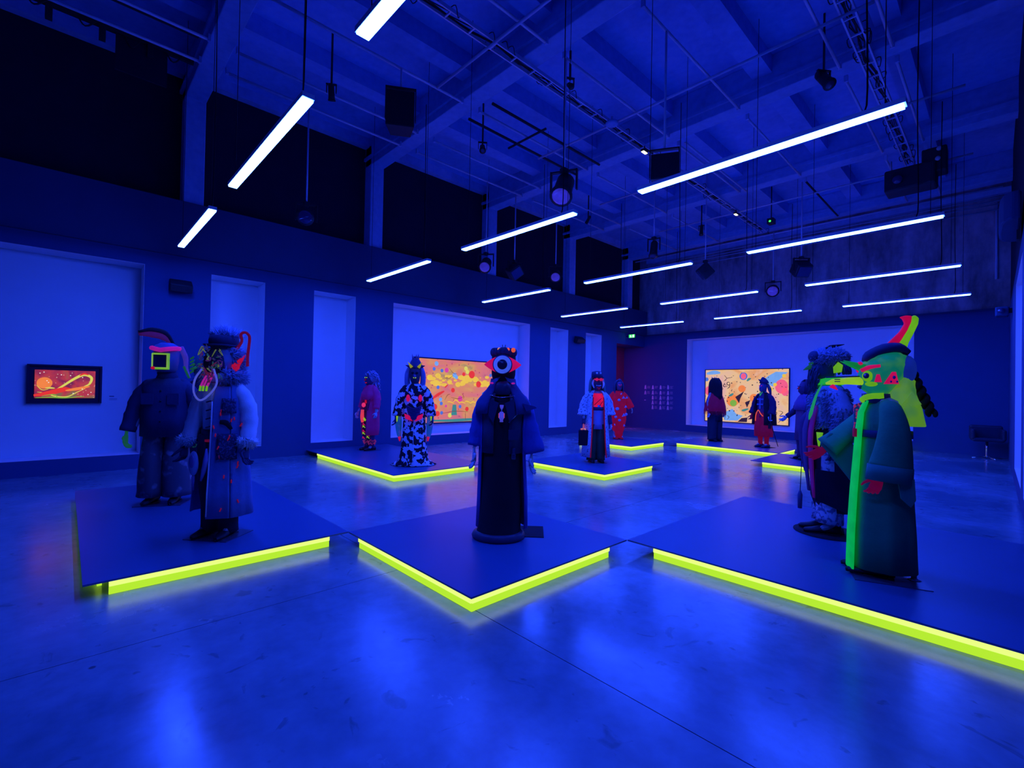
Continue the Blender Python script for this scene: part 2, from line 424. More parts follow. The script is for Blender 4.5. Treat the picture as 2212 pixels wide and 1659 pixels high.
# ------------------------------------------------------------------ lit platforms
PT = .12
def platform(x0, x1, y0, y1, label, strips):
    """strips: (side, a, b): side '-y' runs along x, '+x' runs along y"""
    cx, cy = (x0+x1)/2, (y0+y1)/2
    r = thing('platform', label, 'platform', (cx, cy, 0), group='low platforms edged with neon light')
    hx, hy = (x1-x0)/2, (y1-y0)/2
    MB().box(-hx, hx, -hy, hy, PT-.014, PT).build('top_slab', M_slab, r, smooth=False)
    MB().box(-hx+.65, hx-.65, -hy+.65, hy-.65, 0, PT-.014).build('base_frame', M_dark, r, smooth=False)
    for side, a, b in strips:
        if side == '-y':
            MB().box(a-cx, b-cx, -hy+.010, -hy+.05, .065, PT-.014).build('light_strip', M_strip, r, smooth=False)
            MB().box(a-cx, b-cx, -hy+.022, -hy+.05, .002, .065).build('light_panel', M_panel, r, smooth=False)
        if side == '+x':
            MB().box(hx-.05, hx-.010, a-cy, b-cy, .065, PT-.014).build('light_strip', M_strip, r, smooth=False)
            MB().box(hx-.05, hx-.022, a-cy, b-cy, .002, .065).build('light_panel', M_panel, r, smooth=False)
        if side == '-yi':     # strip set further back under the slab
            MB().box(a-cx, b-cx, -hy+.09, -hy+.12, .01, PT-.014).build('light_panel', M_panel, r, smooth=False)
    return r
platform(-8.70, -4.655, .12, 2.14, 'long dark blue platform carrying the welder-masked mannequin, neon yellow light under its edge', [('+x', .27, 1.95), ('-yi', -8.5, -4.9)])
platform(-4.65, -2.635, 2.14, 4.14, 'square dark blue platform under the eyeball-headed mannequin, edged in neon yellow', [('-y', -4.45, -2.655), ('+x', 2.16, 3.86)])
platform(-2.63, 1.38, 4.15, 7.20, 'wide dark blue platform under the green-robed horned mannequin, edged in neon yellow', [('-y', -2.35, 1.2)])
platform(-11.14, -7.15, 4.06, 6.12, 'dark blue platform against the wall under the cow-print robe, edged in neon yellow', [('-y', -10.52, -7.17), ('+x', 4.08, 5.83)])
platform(-7.00, -4.965, 7.05, 9.07, 'small square dark blue platform under the pale long-coated mannequin with a bag', [('-y', -6.74, -4.985), ('+x', 7.07, 8.72)])
platform(-9.0, -7.02, 11.18, 13.15, 'small dark blue platform under the red spotted robe, edged in neon yellow', [('-y', -8.8, -7.04), ('+x', 11.2, 12.95)])
platform(-7.0, -3.99, 13.17, 16.0, 'dark blue platform in front of the orange patterned painting with two mannequins', [('-y', -6.74, -4.02), ('+x', 13.22, 14.56)])
platform(-3.96, -1.95, 11.20, 13.15, 'dark blue platform behind the fur-jacketed mannequin, under a purple-shawled one', [('-y', -3.72, -1.97)])
platform(-3.98, -2.0, 16.1, 18.68, 'dark blue platform touching the back wall beside the pale niche', [('+x', 16.2, 18.55), ('-y', -3.8, -2.05)])

# ------------------------------------------------------------------ pipe grid and cable trays under the beams
grid = thing('pipe_grid', 'grid of galvanised pipes fixed under the ceiling beams', 'pipes', (0, 0, 0))
def pipe_y(x, y0, y1, r=.024, m=M_pipe, z=7.16): MB().tube([(x, y0, z), (x, y1, z)], r, 8).build('pipe', m, grid)
def pipe_x(y, x0, x1, r=.024, m=M_pipe, z=7.10): MB().tube([(x0, y, z), (x1, y, z)], r, 8).build('pipe', m, grid)
bays = [(-1.9, 1.56), (1.97, 5.45), (5.90, 9.38), (9.84, 13.35), (13.78, 17.2)]
for x in (-9.62, -8.90, -7.30, -5.10, -3.63, -1.98, -1.28):
    for k, (a, b) in enumerate(bays):
        if (x, k) in ((-1.28, 1), (-5.10, 4), (-9.62, 4)): continue
        pipe_y(x, a, b, m=M_dark if (x, k) == (-3.63, 4) else M_pipe)
        for e in (a, b):
            MB().box(x-.028, x+.028, e-.02, e+.02, 7.135, 7.245).build('clamp', M_col, grid, smooth=False)
for x in (-6.92, -7.66): pipe_y(x, 5.90, 9.38, .028, M_dark)
pipe_y(-4.95, 9.86, 13.4)
for y, a, b in ((4.81, -7.2, -1.2), (8.03, -7.7, -1.3), (11.32, -8.3, -.53), (14.64, -8.25, -.55), (7.2, -7.85, -6.7), (17.45, -10.9, -.1)):
    pipe_x(y, a, b, m=M_dark if y == 7.2 else M_pipe)
def tray(x, y0, y1, label):
    r = thing('cable_tray', label, 'cable tray', (x, (y0+y1)/2, 7.18)); h = (y1-y0)/2
    for s in (-.085, .085): MB().box(s-.012, s+.012, -h, h, -.03, .03).build('rail', M_pipe, r, smooth=False)
    rung = None
    for k in range(int((y1-y0)/.45)):
        if rung is None: rung = MB().box(-.075, .075, -.012, .012, -.012, .012).build('rung', M_pipe, r, smooth=False); rung.location = (0, -h+.2, -.012)
        else:
            c = rung.copy(); COL.objects.link(c); c.parent = r; c.location = (0, -h+.2+k*.45, -.012)
    for k in range(5):
        pts = []
        yy = -h
        while yy < h:
            pts.append((random.uniform(-.06, .06), yy, random.uniform(.0, .035))); yy += .5
        MB().tube(pts, .009, 5, smooth=2).build('cable', M_cable, r)
    for k in range(26):
        yy = random.uniform(-h, h); xx = random.choice((-.1, .1))
        MB().tube([(xx*.6, yy, .02), (xx*1.5, yy+.06, .05), (xx*1.3, yy+.12, -.10*random.random()), (xx*.7, yy+.2, .02)], .007, 5, smooth=3).build('cable_loop', M_cable, r)
    return r
tray(-5.75, 2.0, 17.2, 'long cable tray crossing all beams, tangled with black cables')
tray(-1.62, 4.0, 14.6, 'shorter cable tray loaded with cables, above the horned mannequin')

# rail with cables and a hanging black cloth over the near left bay
rail = thing('curtain_rail', 'dark curtain rail with looped cables above the black bay panels', 'rail', (-9.82, 0, 7.2))
MB().box(-.03, .03, -2.5, 1.5, -.03, .03).build('rail', M_dark, rail, smooth=False)
MB().box(.70, .75, -2.5, 1.45, .03, .035+.04).build('rail', M_dark, rail, smooth=False)
for k in range(7):
    y = -2.2+k*.55
    MB().tube([(0, y, .02), (.10, y+.1, -.12-.1*random.random()), (.06, y+.25, .03)], .012, 5, smooth=4).build('cable_loop', M_cable, rail)
for y in (-.3, .3, .9):
    MB().box(-.05, .05, y-.04, y+.04, -.22, 0).build('hanger', M_dark, rail, smooth=False)
tag(MB().box(-9.84, -9.80, .46, 1.13, 6.60, 7.165).build('black_drape', M_black, smooth=False), 'black cloth panel hanging from the curtain rail', 'cloth')

# ------------------------------------------------------------------ suspended equipment
def rod(r, z0, z1, x=0, y=0, name='rod'): MB().tube([(x, y, z0), (x, y, z1)], .017, 8).build('rod', M_pipe, r)
def spot_head(r, c, d, rad, ln, lens=M_lens, body=M_dark):
    c = Vector(c); d = Vector(d).normalized()
    MB().tube([c-d*ln*.5, c-d*ln*.38, c+d*ln*.25, c+d*ln*.5], [rad*.55, rad*.85, rad*.9, rad], 16).build('barrel', body, r)
    ring = MB().tube([c+d*ln*.46, c+d*(ln*.5+.015)], rad*1.08, 16).build('rim', M_dark, r)
    MB().ell(c+d*ln*.5, rad*.9, rad*.9, rad*.28, 16, 8, rot=d.to_track_quat('Z', 'Y').to_matrix()).build('lens', lens, r)
def mover(x, y, zb, label, d=(-.4, -.5, -.75), square=False, group=None, lens=M_lens, rad=.15, ln=.4, ztop=7.14):
    r = thing('moving_head_light', label, 'spotlight', (x, y, zb), group=group)
    rod(r, .5, ztop-zb)
    s = V(-d[1], d[0], 0).normalized()
    MB().obox((0, 0, .5), V(1, 0, 0), V(0, 1, 0), V(0, 0, 1), .05, .05, .035).build('clamp', M_dark, r, smooth=False)
    for k in (-1, 1):
        MB().obox(s*(k*(rad+.045))+V(0, 0, .33), s, V(0, 0, 1).cross(s), V(0, 0, 1), .012, .03, .17).build('yoke_arm', M_dark, r, smooth=False)
    MB().obox((0, 0, .485), s, V(0, 0, 1).cross(s), V(0, 0, 1), rad+.055, .03, .012).build('yoke_bar', M_dark, r, smooth=False)
    if square:
        dd = Vector(d).normalized(); u = dd.orthogonal().normalized()
        MB().obox((0, 0, .22), dd, u, dd.cross(u), .17, .19, .17).build('body', M_dark, r, smooth=False, bev=.03)
        MB().obox(V(0, 0, .22)+dd*.172, dd, u, dd.cross(u), .012, .15, .13).build('lens', lens, r, smooth=False)
    else:
        spot_head(r, (0, 0, .22), d, rad, ln, lens)
    return r
M_lens2 = mat('violet_lit_lens', (.25, .2, .5), .06, .3, 14, emit=(.02, .01, .08), spec=.9)
mover(-9.62, 3.40, 4.72, 'round moving-head light hanging in front of a black panel above the fur-hooded mannequin', (.75, -.35, -.2))
mover(-5.09, 5.93, 4.76, 'large black spotlight on a rod with a faceted glass lens, over the room centre', (.25, -.55, -.8), rad=.175, ln=.5, lens=M_lens2)
mover(-6.52, 11.32, 5.22, 'slim black spotlight hanging beside a pendant lamp near the old concrete wall', (.1, -.3, -.9), rad=.11, ln=.45)
mover(-6.01, 13.30, 4.90, 'square black moving light tilted on edge before the concrete wall', (-.6, -.3, -.6), square=True, ztop=7.94)
mover(-3.69, 13.76, 4.66, 'square black moving light hanging high before the stained concrete wall', (.5, -.5, -.6), square=True)
mover(-5.52, 17.44, 4.95, 'moving light with a green-topped casing close to the concrete wall', (.2, -.8, -.35), lens=M_lens2, rad=.19, ln=.34)
mover(-9.62, 9.14, 4.72, 'square dark moving light hanging in front of the black bay', (.8, -.2, -.4), square=True)
mover(-9.62, 10.9, 4.95, 'moving light with a violet shining lens hanging near the far columns', (.5, -.6, -.5), lens=M_lens2, rad=.16)
mover(-9.62, 8.08, 4.72, 'moving light with a violet shining lens in front of a painted column', (.5, -.6, -.55), lens=M_lens2, rad=.16)
M_greenglow = glow('green_indicator', (.1, 2.6, .25))
def speaker_box(x, y, z0, z1, wd, label, rz=0, dp=.36):
    r = thing('loudspeaker', label, 'speaker', (x, y, z0), rz)
    h = z1-z0
    MB().prism([(-wd/2, -dp/2), (wd/2, -dp/2), (wd*.36, dp/2), (-wd*.36, dp/2)], (0, 0, 0), (1, 0, 0), (0, 1, 0), h).build('cabinet', M_dark, r, smooth=False, bev=.012)
    MB().box(-wd*.46, wd*.46, -dp/2-.012, -dp/2+.004, .02, h-.02).build('grille', mat('speaker_grille', (.02, .02, .03), .9, .4, 60, bump=.4), r, smooth=False)
    for s in (-1, 1):
        MB().box(s*(wd/2+.012)-.008, s*(wd/2+.012)+.008, -.03, .03, h*.3, h+.14).build('bracket_arm', M_dark, r, smooth=False)
    MB().box(-wd/2-.02, wd/2+.02, -.03, .03, h+.125, h+.145).build('bracket_bar', M_dark, r, smooth=False)
    rod(r, h+.14, 7.14-z0)
    return r
speaker_box(-7.27, 4.11, 6.05, 6.66, .48, 'big black loudspeaker with angled sides hung on a short rod', 58)
speaker_box(-3.62, 6.55, 4.80, 5.18, .40, 'black loudspeaker on a long rod just behind the longest glowing lamp', 30)
pj = thing('projector_cluster', 'dark projector box hung between pipes at the end of the shorter cable tray', 'projector', (-1.55, 14.0, 6.35))
MB().box(-.45, .45, -.28, .28, 0, .5).build('casing', M_dark, pj, smooth=False, bev=.04)
MB().box(.2, .62, -.2, .2, .25, .8).build('side_unit', M_dark, pj, smooth=False, bev=.03)
MB().tube([(-.2, -.26, .22), (-.2, -.36, .22)], .09, 14).build('lens', M_lens, pj)
for x in (-.36, .05): rod(pj, .5, .80, x)
for k, c in enumerate(((.5, -.25, .72), (.48, -.27, .5))): MB().ell(c, .05, .05, .05, 10, 7).build('knob', M_label, pj)
# small spotlights on the pipes
M_lit = glow('lit_spot_lens', (2.4, 2.2, 1.7))
def spot(x, y, z, d, label, lit=False, rad=.085, ln=.34, ztop=7.955):
    r = thing('spotlight', label, 'spotlight', (x, y, z))
    MB().box(-.014, .014, -.014, .014, .10, ztop-z).build('stem', M_dark, r, smooth=False)
    s = V(-d[1], d[0], 0).normalized()
    MB().obox((0, 0, .13), s, V(0, 0, 1).cross(s), V(0, 0, 1), rad+.03, .02, .01).build('yoke', M_dark, r, smooth=False)
    for k in (-1, 1): MB().obox(s*(k*(rad+.02))+V(0, 0, .06), s, V(0, 0, 1).cross(s), V(0, 0, 1), .006, .018, .08).build('yoke_arm', M_dark, r, smooth=False)
    spot_head(r, (0, 0, 0), d, rad, ln, M_lens)
    if lit:
        c = Vector(d).normalized(); MB().tube([c*(ln*.47), c*(ln*.5+.012)], rad*.5, 14).build('lit_core', M_lit, r)
    if lit:
        c = Vector(d).normalized()
    return r
spot(-2.12, 9.0, 6.86, (.35, -.25, -.6), 'black profile spotlight with a bright lens edge above the longest lamp', True, .09, .42)
spot(-8.90, 11.55, 6.88, (-.3, -.2, -.7), 'small lit spotlight above the pendant lamps of the niche wall', True, .05, .24)
spot(-6.75, 14.62, 6.82, (.05, -.2, -.9), 'narrow black spotlight pointing down by the far cross pipe', True, .06, .34)
spot(-8.32, 3.32, 6.85, (-.3, .2, -.8), 'small black spotlight on a long stem beside the big loudspeaker', False, .06, .26)
spot(-8.05, 6.6, 6.95, (.4, -.3, -.6), 'small black spotlight on the dark pipes over the cow-print mannequin', False, .07, .2)
spot(-5.35, 6.35, 7.0, (.5, -.3, -.5), 'small black spotlight clipped beside the long cable tray', False, .05, .18)
gl = thing('laser_fixture', 'small fixture with a green glowing dot near the far cable tray', 'light', (-4.98, 15.5, 6.80))
MB().box(-.09, .09, -.12, .12, 0, .16).build('casing', M_dark, gl, smooth=False, bev=.01)
MB().ell((.0, -.125, .06), .03, .012, .03, 10, 7).build('indicator', M_greenglow, gl)
MB().box(-.012, .012, -.012, .012, .16, 1.148).build('stem', M_dark, gl, smooth=False)
M_em = glow('emergency_light_tube', (2.3, 2.2, 1.3))
for (x, y) in ((-5.66, 9.35), (-5.66, 14.55)):
    r = thing('emergency_light', 'small warm white light block on the long cable tray', 'light', (x, y, 7.0), group='light blocks on the cable tray')
    MB().box(-.04, .04, -.09, .09, .015, .06).build('casing', M_dark, r, smooth=False)
    MB().box(-.032, .032, -.08, .08, 0, .016).build('diffuser', M_em, r, smooth=False)
    MB().box(-.01, .01, -.01, .01, .06, .16).build('stem', M_dark, r, smooth=False)
dsk = thing('ceiling_disc', 'pale round disc fixed below the long cable tray', 'speaker', (-5.52, 7.88, 6.98))
MB().tube([(0, 0, 0), (0, 0, .02), (0, 0, .06)], [.10, .135, .12], 20).build('cover', M_beam, dsk)
MB().tube([(0, 0, .05), (0, 0, .17)], .02, 8).build('stem', M_pipe, dsk)

# loudspeakers on the walls
def wall_speaker(x, y, z, nx, label, wd=.36, h=.24):
    r = thing('wall_speaker', label, 'speaker', (x, y, z), 0)
    s = 1 if nx > 0 else -1
    MB().prism([(0, 0), (s*.16, -.02), (s*.22, h*.45), (s*.05, h)], (0, wd/2, 0), (1, 0, 0), (0, 0, 1), wd).build('cabinet', M_dark, r, smooth=False, bev=.012)
    MB().box(min(0, -s*.0), max(.02, s*.02), -.05, .05, h*.4, h*.7).build('bracket', M_dark, r, smooth=False)
    return r
wall_speaker(XL+.012, 1.58, 3.38, 1, 'black wall speaker on the pier beside the small framed picture')
wall_speaker(XL+.012, 13.93, 3.40, 1, 'black wall speaker on the pier between the two far narrow niches', .46)
hs = thing('rounded_wall_unit', 'large dark rounded unit high on the wall that meets the swivel chair corner', 'projector', (XR+.095, 10.9, 4.28))
MB().prism([(.0, -.80), (-.10, -.80), (-.18, -.70), (-.22, -.5), (-.24, .0), (-.235, .45), (-.20, .62), (-.12, .72), (0, .74)], (0, 0, 0), (1, 0, 0), (0, 1, 0), .42).build('housing', M_band, hs, smooth=False, bev=.03)
MB().box(-.04, .0, -.1, .1, -.15, 0).build('bracket', M_dark, hs, smooth=False)
hs2 = thing('wall_projector', 'small dark box projector on the wall above the swivel chair', 'projector', (XR+.036, 15.6, 3.50))
MB().box(-.27, -.05, -.16, .16, 0, .22).build('casing', M_band, hs2, smooth=False, bev=.03)
MB().box(-.07, .0, -.05, .05, .08, .18).build('arm', M_dark, hs2, smooth=False)
MB().tube([(-.17, -.15, .12), (-.17, -.2, .12)], .06, 12).build('lens', M_lens, hs2)

# exit sign
ex = thing('exit_sign', 'small green glowing exit sign by the far corner', 'sign', (-10.86, 17.22, 3.86), 0)
MB().box(-.15, .15, -.02, .02, 0, .15).build('casing', M_dark, ex, smooth=False)
MB().box(-.14, .14, -.026, -.018, .01, .14).build('face', glow('exit_green', (.06, 1.5, .25)), ex, smooth=False)
mw = glow('exit_white', (1.6, 2.4, 1.6))
e = MB(); e.ell((-.055, -.028, .115), .013, .004, .013, 8, 5)
for a, b in (((-.06, .10), (-.045, .065)), ((-.045, .065), (-.075, .02)), ((-.045, .065), (-.015, .025)), ((-.058, .095), (-.03, .085)), ((-.058, .095), (-.09, .075))):
    e.tube([(a[0], -.028, a[1]), (b[0], -.028, b[1])], .008, 5)
e.box(.04, .10, -.032, -.024, .02, .13)
e.build('pictogram', mw, ex)
MB().box(-.292, -.14, -.01, .01, .06, .09).build('bracket', M_dark, ex, smooth=False)

# red lamp in the passage behind the end of the left wall
rl = thing('passage_lamp', 'red lamp on the ceiling of the red passage', 'lamp', (-11.975, 16.3, 3.499))
MB().box(-.1, .1, -.3, .3, .03, .1).build('casing', M_dark, rl, smooth=False)
MB().box(-.09, .09, -.29, .29, 0, .03).build('diffuser', glow('red_lamp', (95, .8, 34)), rl, smooth=False)

# wall label and the panel of small costume icons
wl = thing('wall_label', 'tiny printed caption beside the small framed picture', 'label', (XL-ND+.003, .66, 1.24))
mk = mat('dark_print', (.08, .1, .2), .9)
MB().box(0, .002, -.06, .01, .085, .10).box(0, .002, -.06, .055, .045, .05).box(0, .002, -.06, .055, .025, .03).build('text_lines', mk, wl, smooth=False)
M_icon = mat('pale_icon_vinyl', (.62, .62, .68), .8)
M_iconpink = mat('dull_icon_text', (.34, .34, .42), .8)
def icon(x, z, k):
    r = thing('costume_icon', 'small pale silhouette icon with a caption in the chart on the dark wall', 'sign', (x, YB-.003, z), group='icon chart on the back wall')
    rnd = random.Random(k)
    m = MB()
    m.ell((0, 0, .055), .028+.012*rnd.random(), .002, .035, 10, 6)
    m.loft([(0, 0, -.085, .035+.03*rnd.random(), .002), (0, 0, -.03, .045, .002), (0, 0, .03, .03+.015*rnd.random(), .002)], 10)
    if k % 3 == 0: m.cone((.0, 0, .08), (.03*rnd.choice((-1, 1)), 0, .115), .012)
    m.build('silhouette', M_icon, r)
    t = MB()
    for j in range(5): t.box(.085, .085+.10+.06*rnd.random(), -.001, .001, .045-j*.024, .056-j*.024)
    t.build('caption', M_iconpink, r, smooth=False)
ix = [-11.07, -10.705, -10.335, -9.985]; iz = [1.81, 1.575, 1.355, 1.15, .93]
for c in range(4):
    for q in range(5 if c else 2): icon(ix[c], iz[q], c*5+q)
tag(MB().box(-11.12, -11.04, YB-.004, YB-.001, 1.225, 1.255).build('chart_title', M_icon, smooth=False), 'short pale title line beside the icon chart', 'label')

# ------------------------------------------------------------------ paintings
def stroke(m, pts, w, x, ax, h=.003):
    """flat ribbon of paint lying on a canvas in the plane ax='yz' (x fixed) or 'xz' (y fixed)"""
    P = catmull([V(p[0], p[1], 0) for p in pts], 6); n = len(P); vs = []
    for i in range(n):
        d = (P[min(i+1, n-1)]-P[max(i-1, 0)]).normalized(); q = V(-d.y, d.x, 0)
        ww = w*(.35+.65*math.sin(pi*min(1, max(0, (i+.6)/n))))
        for s in (-1, 1):
            a = P[i]+q*(s*ww*.5)
            vs.append((x, a.x, a.y) if ax == 'yz' else (a.x, x, a.y))
    m.add(vs, [(2*i, 2*i+1, 2*i+3, 2*i+2) for i in range(n-1)])
def disc(m, u, v, r, x, ax, n=14, sy=1.0):
    vs = []
    for k in range(n):
        a = 2*pi*k/n; p = (u+r*math.cos(a), v+r*math.sin(a)*sy)
        vs.append((x, p[0], p[1]) if ax == 'yz' else (p[0], x, p[1]))
    m.add(vs, [tuple(range(n))])
def poly(m, pts, x, ax): m.add([(x, p[0], p[1]) if ax == 'yz' else (p[0], x, p[1]) for p in pts], [tuple(range(len(pts)))])
M_frame = mat('dark_navy_frame', (.012, .016, .05), .55)
pf = {k: fluor('paint_'+k, c, 1.0, .12) for k, c in dict(yellow=(232, 190, 60), lemon=(214, 206, 84), red=(225, 52, 44), orange=(240, 130, 60), pink=(238, 92, 120), magenta=(212, 60, 140), blue=(70, 110, 190), sky=(110, 160, 210), green=(120, 170, 60), teal=(60, 130, 120), white=(235, 225, 205), dark=(48, 30, 50), brown=(120, 60, 50)).items()}
def framed(name, label, ax, plane, u0, u1, v0, v1, fw, cm, inset=0.0, depth=.04):
    """u runs along y ('yz' plane, facing +x) or x ('xz' plane, facing -y)"""
    r = thing(name, label, 'painting', ((plane, (u0+u1)/2, v0) if ax == 'yz' else ((u0+u1)/2, plane, v0)))
    hu = (u1-u0)/2; hv = v1-v0
    def bx(a0, a1, b0, b1, d0, d1, nm, mt, parent=r):
        return (MB().box(d0, d1, a0, a1, b0, b1) if ax == 'yz' else MB().box(a0, a1, -d1, -d0, b0, b1)).build(nm, mt, parent, smooth=False)
    fm = MB()
    for a0, a1, b0, b1 in ((-hu, hu, 0, fw), (-hu, hu, hv-fw, hv), (-hu, -hu+fw, fw, hv-fw), (hu-fw, hu, fw, hv-fw)):
        if ax == 'yz': fm.box(0, depth+.012, a0, a1, b0, b1)
        else: fm.box(a0, a1, -depth-.012, 0, b0, b1)
    fm.build('frame', M_frame, r, smooth=False)
    if inset: bx(-hu+fw, hu-fw, fw, hv-fw, .002, depth*.6, 'mount', M_frame)
    cv = bx(-hu+fw+inset, hu-fw-inset, fw+inset, hv-fw-inset, .004, depth, 'canvas', cm)
    return r, cv
def marks(parent, ax, depth, groups):
    s = depth+.0025
    for nm, col, fn in groups:
        m = MB(); cuts = [0]; add0 = m.add
        def add(vs, fs, m=m, cuts=cuts, add0=add0):
            add0(vs, fs); cuts.append((len(m.v), len(m.f))); return m
        m.add = add; fn(m, s if ax == 'yz' else -s, ax)
        v0 = f0 = 0
        for v1, f1 in cuts[1:]:
            q = MB(); q.v = m.v[v0:v1]; q.f = [tuple(i-v0 for i in f) for f in m.f[f0:f1]]
            q.build(nm, pf[col], parent, smooth=False); v0, f0 = v1, f1
# small framed picture in the left niche
cm = painting_mat('canvas_small', [(.30, (60, 30, 70)), (.42, (150, 40, 60)), (.52, (205, 60, 45)), (.62, (150, 110, 50)), (.72, (80, 110, 60))], 3.2, (235, 190, 150), 16, .75, 3.1)
P1, cv = framed('framed_picture', 'small landscape picture of yellow swirls on red in a wide dark frame', 'yz', XL-ND+.004, -.49, .49, 1.205, 1.89, .03, cm, inset=.065)
sw = MB
marks(cv, 'yz', .04, [
    ('yellow_swirl', 'lemon', lambda m, x, a: (stroke(m, [(-.20, .17), (-.05, .30), (.12, .45), (.24, .52), (.34, .47), (.32, .36), (.24, .30)], .045, x, a), stroke(m, [(-.36, .20), (-.24, .18), (-.14, .13), (.02, .12), (.15, .20), (.26, .27)], .018, x, a))),
    ('red_flame', 'red', lambda m, x, a: (stroke(m, [(-.40, .14), (-.22, .18), (-.02, .25), (.08, .24)], .085, x+.0006, a), stroke(m, [(.18, .5), (.24, .54), (.30, .52)], .03, x+.0006, a))),
    ('orange_flame', 'orange', lambda m, x, a: stroke(m, [(-.0, .23), (.10, .25), (.22, .28), (.32, .31)], .05, x+.0012, a)),
    ('orange_planet', 'orange', lambda m, x, a: disc(m, -.27, .36, .10, x, a, 20)),
    ('yellow_figure', 'lemon', lambda m, x, a: (stroke(m, [(-.26, .27), (-.20, .275), (-.14, .27)], .03, x+.0012, a), stroke(m, [(-.37, .32), (-.30, .24), (-.22, .25)], .012, x+.0012, a))),
    ('green_ground', 'green', lambda m, x, a: (stroke(m, [(-.38, .10), (-.2, .11), (.0, .10), (.25, .13)], .022, x+.0018, a), stroke(m, [(-.3, .13), (-.15, .16), (-.1, .11)], .015, x+.0018, a))),
    ('star', 'white', lambda m, x, a: [disc(m, u, v, .009, x+.002, a, 8) for u, v in ((-.33, .53), (-.28, .55), (-.06, .51), (.06, .50), (.22, .47), (.22, .26), (.1, .18), (.34, .2), (.3, .16), (-.24, .40), (-.22, .37))])])
# large orange-pink painting in the wide niche
cm = painting_mat('canvas_orange', [(.30, (150, 130, 60)), (.40, (225, 165, 50)), (.50, (228, 135, 70)), (.60, (228, 120, 100)), (.72, (205, 110, 110))], 1.7, (200, 60, 80), 5.5, .85, 7.7, (1, .7, 1.6))
P2, cv = framed('large_painting', 'large orange and yellow painting dotted with blue and red spots in the wide niche', 'yz', XL-ND+.004, 7.20, 10.5, .545, 2.49, .035, cm, depth=.05)
rr = random.Random(5)
marks(cv, 'yz', .05, [
    ('yellow_cloud', 'yellow', lambda m, x, a: [disc(m, -1.15+k*.036+rr.uniform(-.04, .04), 1.30+rr.uniform(-.16, .14), rr.uniform(.03, .13), x+.00005*k, a, 9, rr.uniform(.4, .8)) for k in range(64)]),
    ('blue_dot', 'blue', lambda m, x, a: [disc(m, u, v, .055, x+.004, a) for u, v in ((-1.0, 1.62), (-.72, 1.58), (-.85, 1.08), (-.72, .60), (-.02, .50), (-.70, .32), (.9, .9), (1.2, 1.5))]),
    ('red_dot', 'red', lambda m, x, a: [disc(m, u, v, r, x+.004, a) for u, v, r in ((.42, 1.50, .12), (-.30, 1.00, .07), (-.85, .30, .08), (.25, .42, .07), (.7, 1.2, .1), (.1, 1.5, .06), (-.95, .5, .09), (1.3, .5, .12))]),
    ('magenta_dot', 'magenta', lambda m, x, a: [disc(m, u, v, r, x+.0042, a) for u, v, r in ((-.55, 1.6, .075), (-.02, .74, .09), (-.55, .52, .04), (.8, .45, .1))]),
    ('red_plane', 'red', lambda m, x, a: (stroke(m, [(-1.05, .74), (-.85, .86), (-.62, .97)], .09, x+.0045, a), stroke(m, [(-.6, 1.08), (-.5, 1.16)], .05, x+.0045, a))),
    ('yellow_band', 'yellow', lambda m, x, a: [stroke(m, [(-.5+k*.22, .60+rr.uniform(-.05, .05)), (-.4+k*.22, .66+rr.uniform(-.05, .05)), (-.25+k*.22, .60)], .035, x+.0048, a) for k in range(7)]),
    ('lemon_flower', 'lemon', lambda m, x, a: [disc(m, u, v, .07, x+.005, a) for u, v in ((.18, 1.68), (.24, 1.58), (-.4, .24), (-.25, 1.43))]),
    ('teal_totem', 'teal', lambda m, x, a: (poly(m, [(-.35, .24), (-.13, .24), (-.17, .56), (-.30, .56)], x+.005, a), stroke(m, [(-1.2, .10), (-.3, .08), (.4, .09), (1.3, .08)], .09, x+.003, a))),
    ('sky_patch', 'sky', lambda m, x, a: [disc(m, u, v, r, x+.0052, a) for u, v, r in ((-.25, 1.46, .08), (-.18, 1.40, .06), (-.92, 1.78, .07), (-.75, .72, .06))]),
    ('fine_line', 'brown', lambda m, x, a: [stroke(m, p, .016, x+.0055, a) for p in ([(-.45, 1.66), (-.3, 1.52), (-.15, 1.5)], [(-.65, 1.38), (-.45, 1.36), (-.3, 1.46)], [(-.36, .78), (-.1, .74), (.1, .80)], [(-.6, .70), (-.5, .85), (-.4, .88)], [(-.7, .30), (-.2, .36), (.3, .33)], [(.2, .33), (.2, .12), (.22, .08)], [(.05, .9), (.12, .8), (.1, .74)])])])
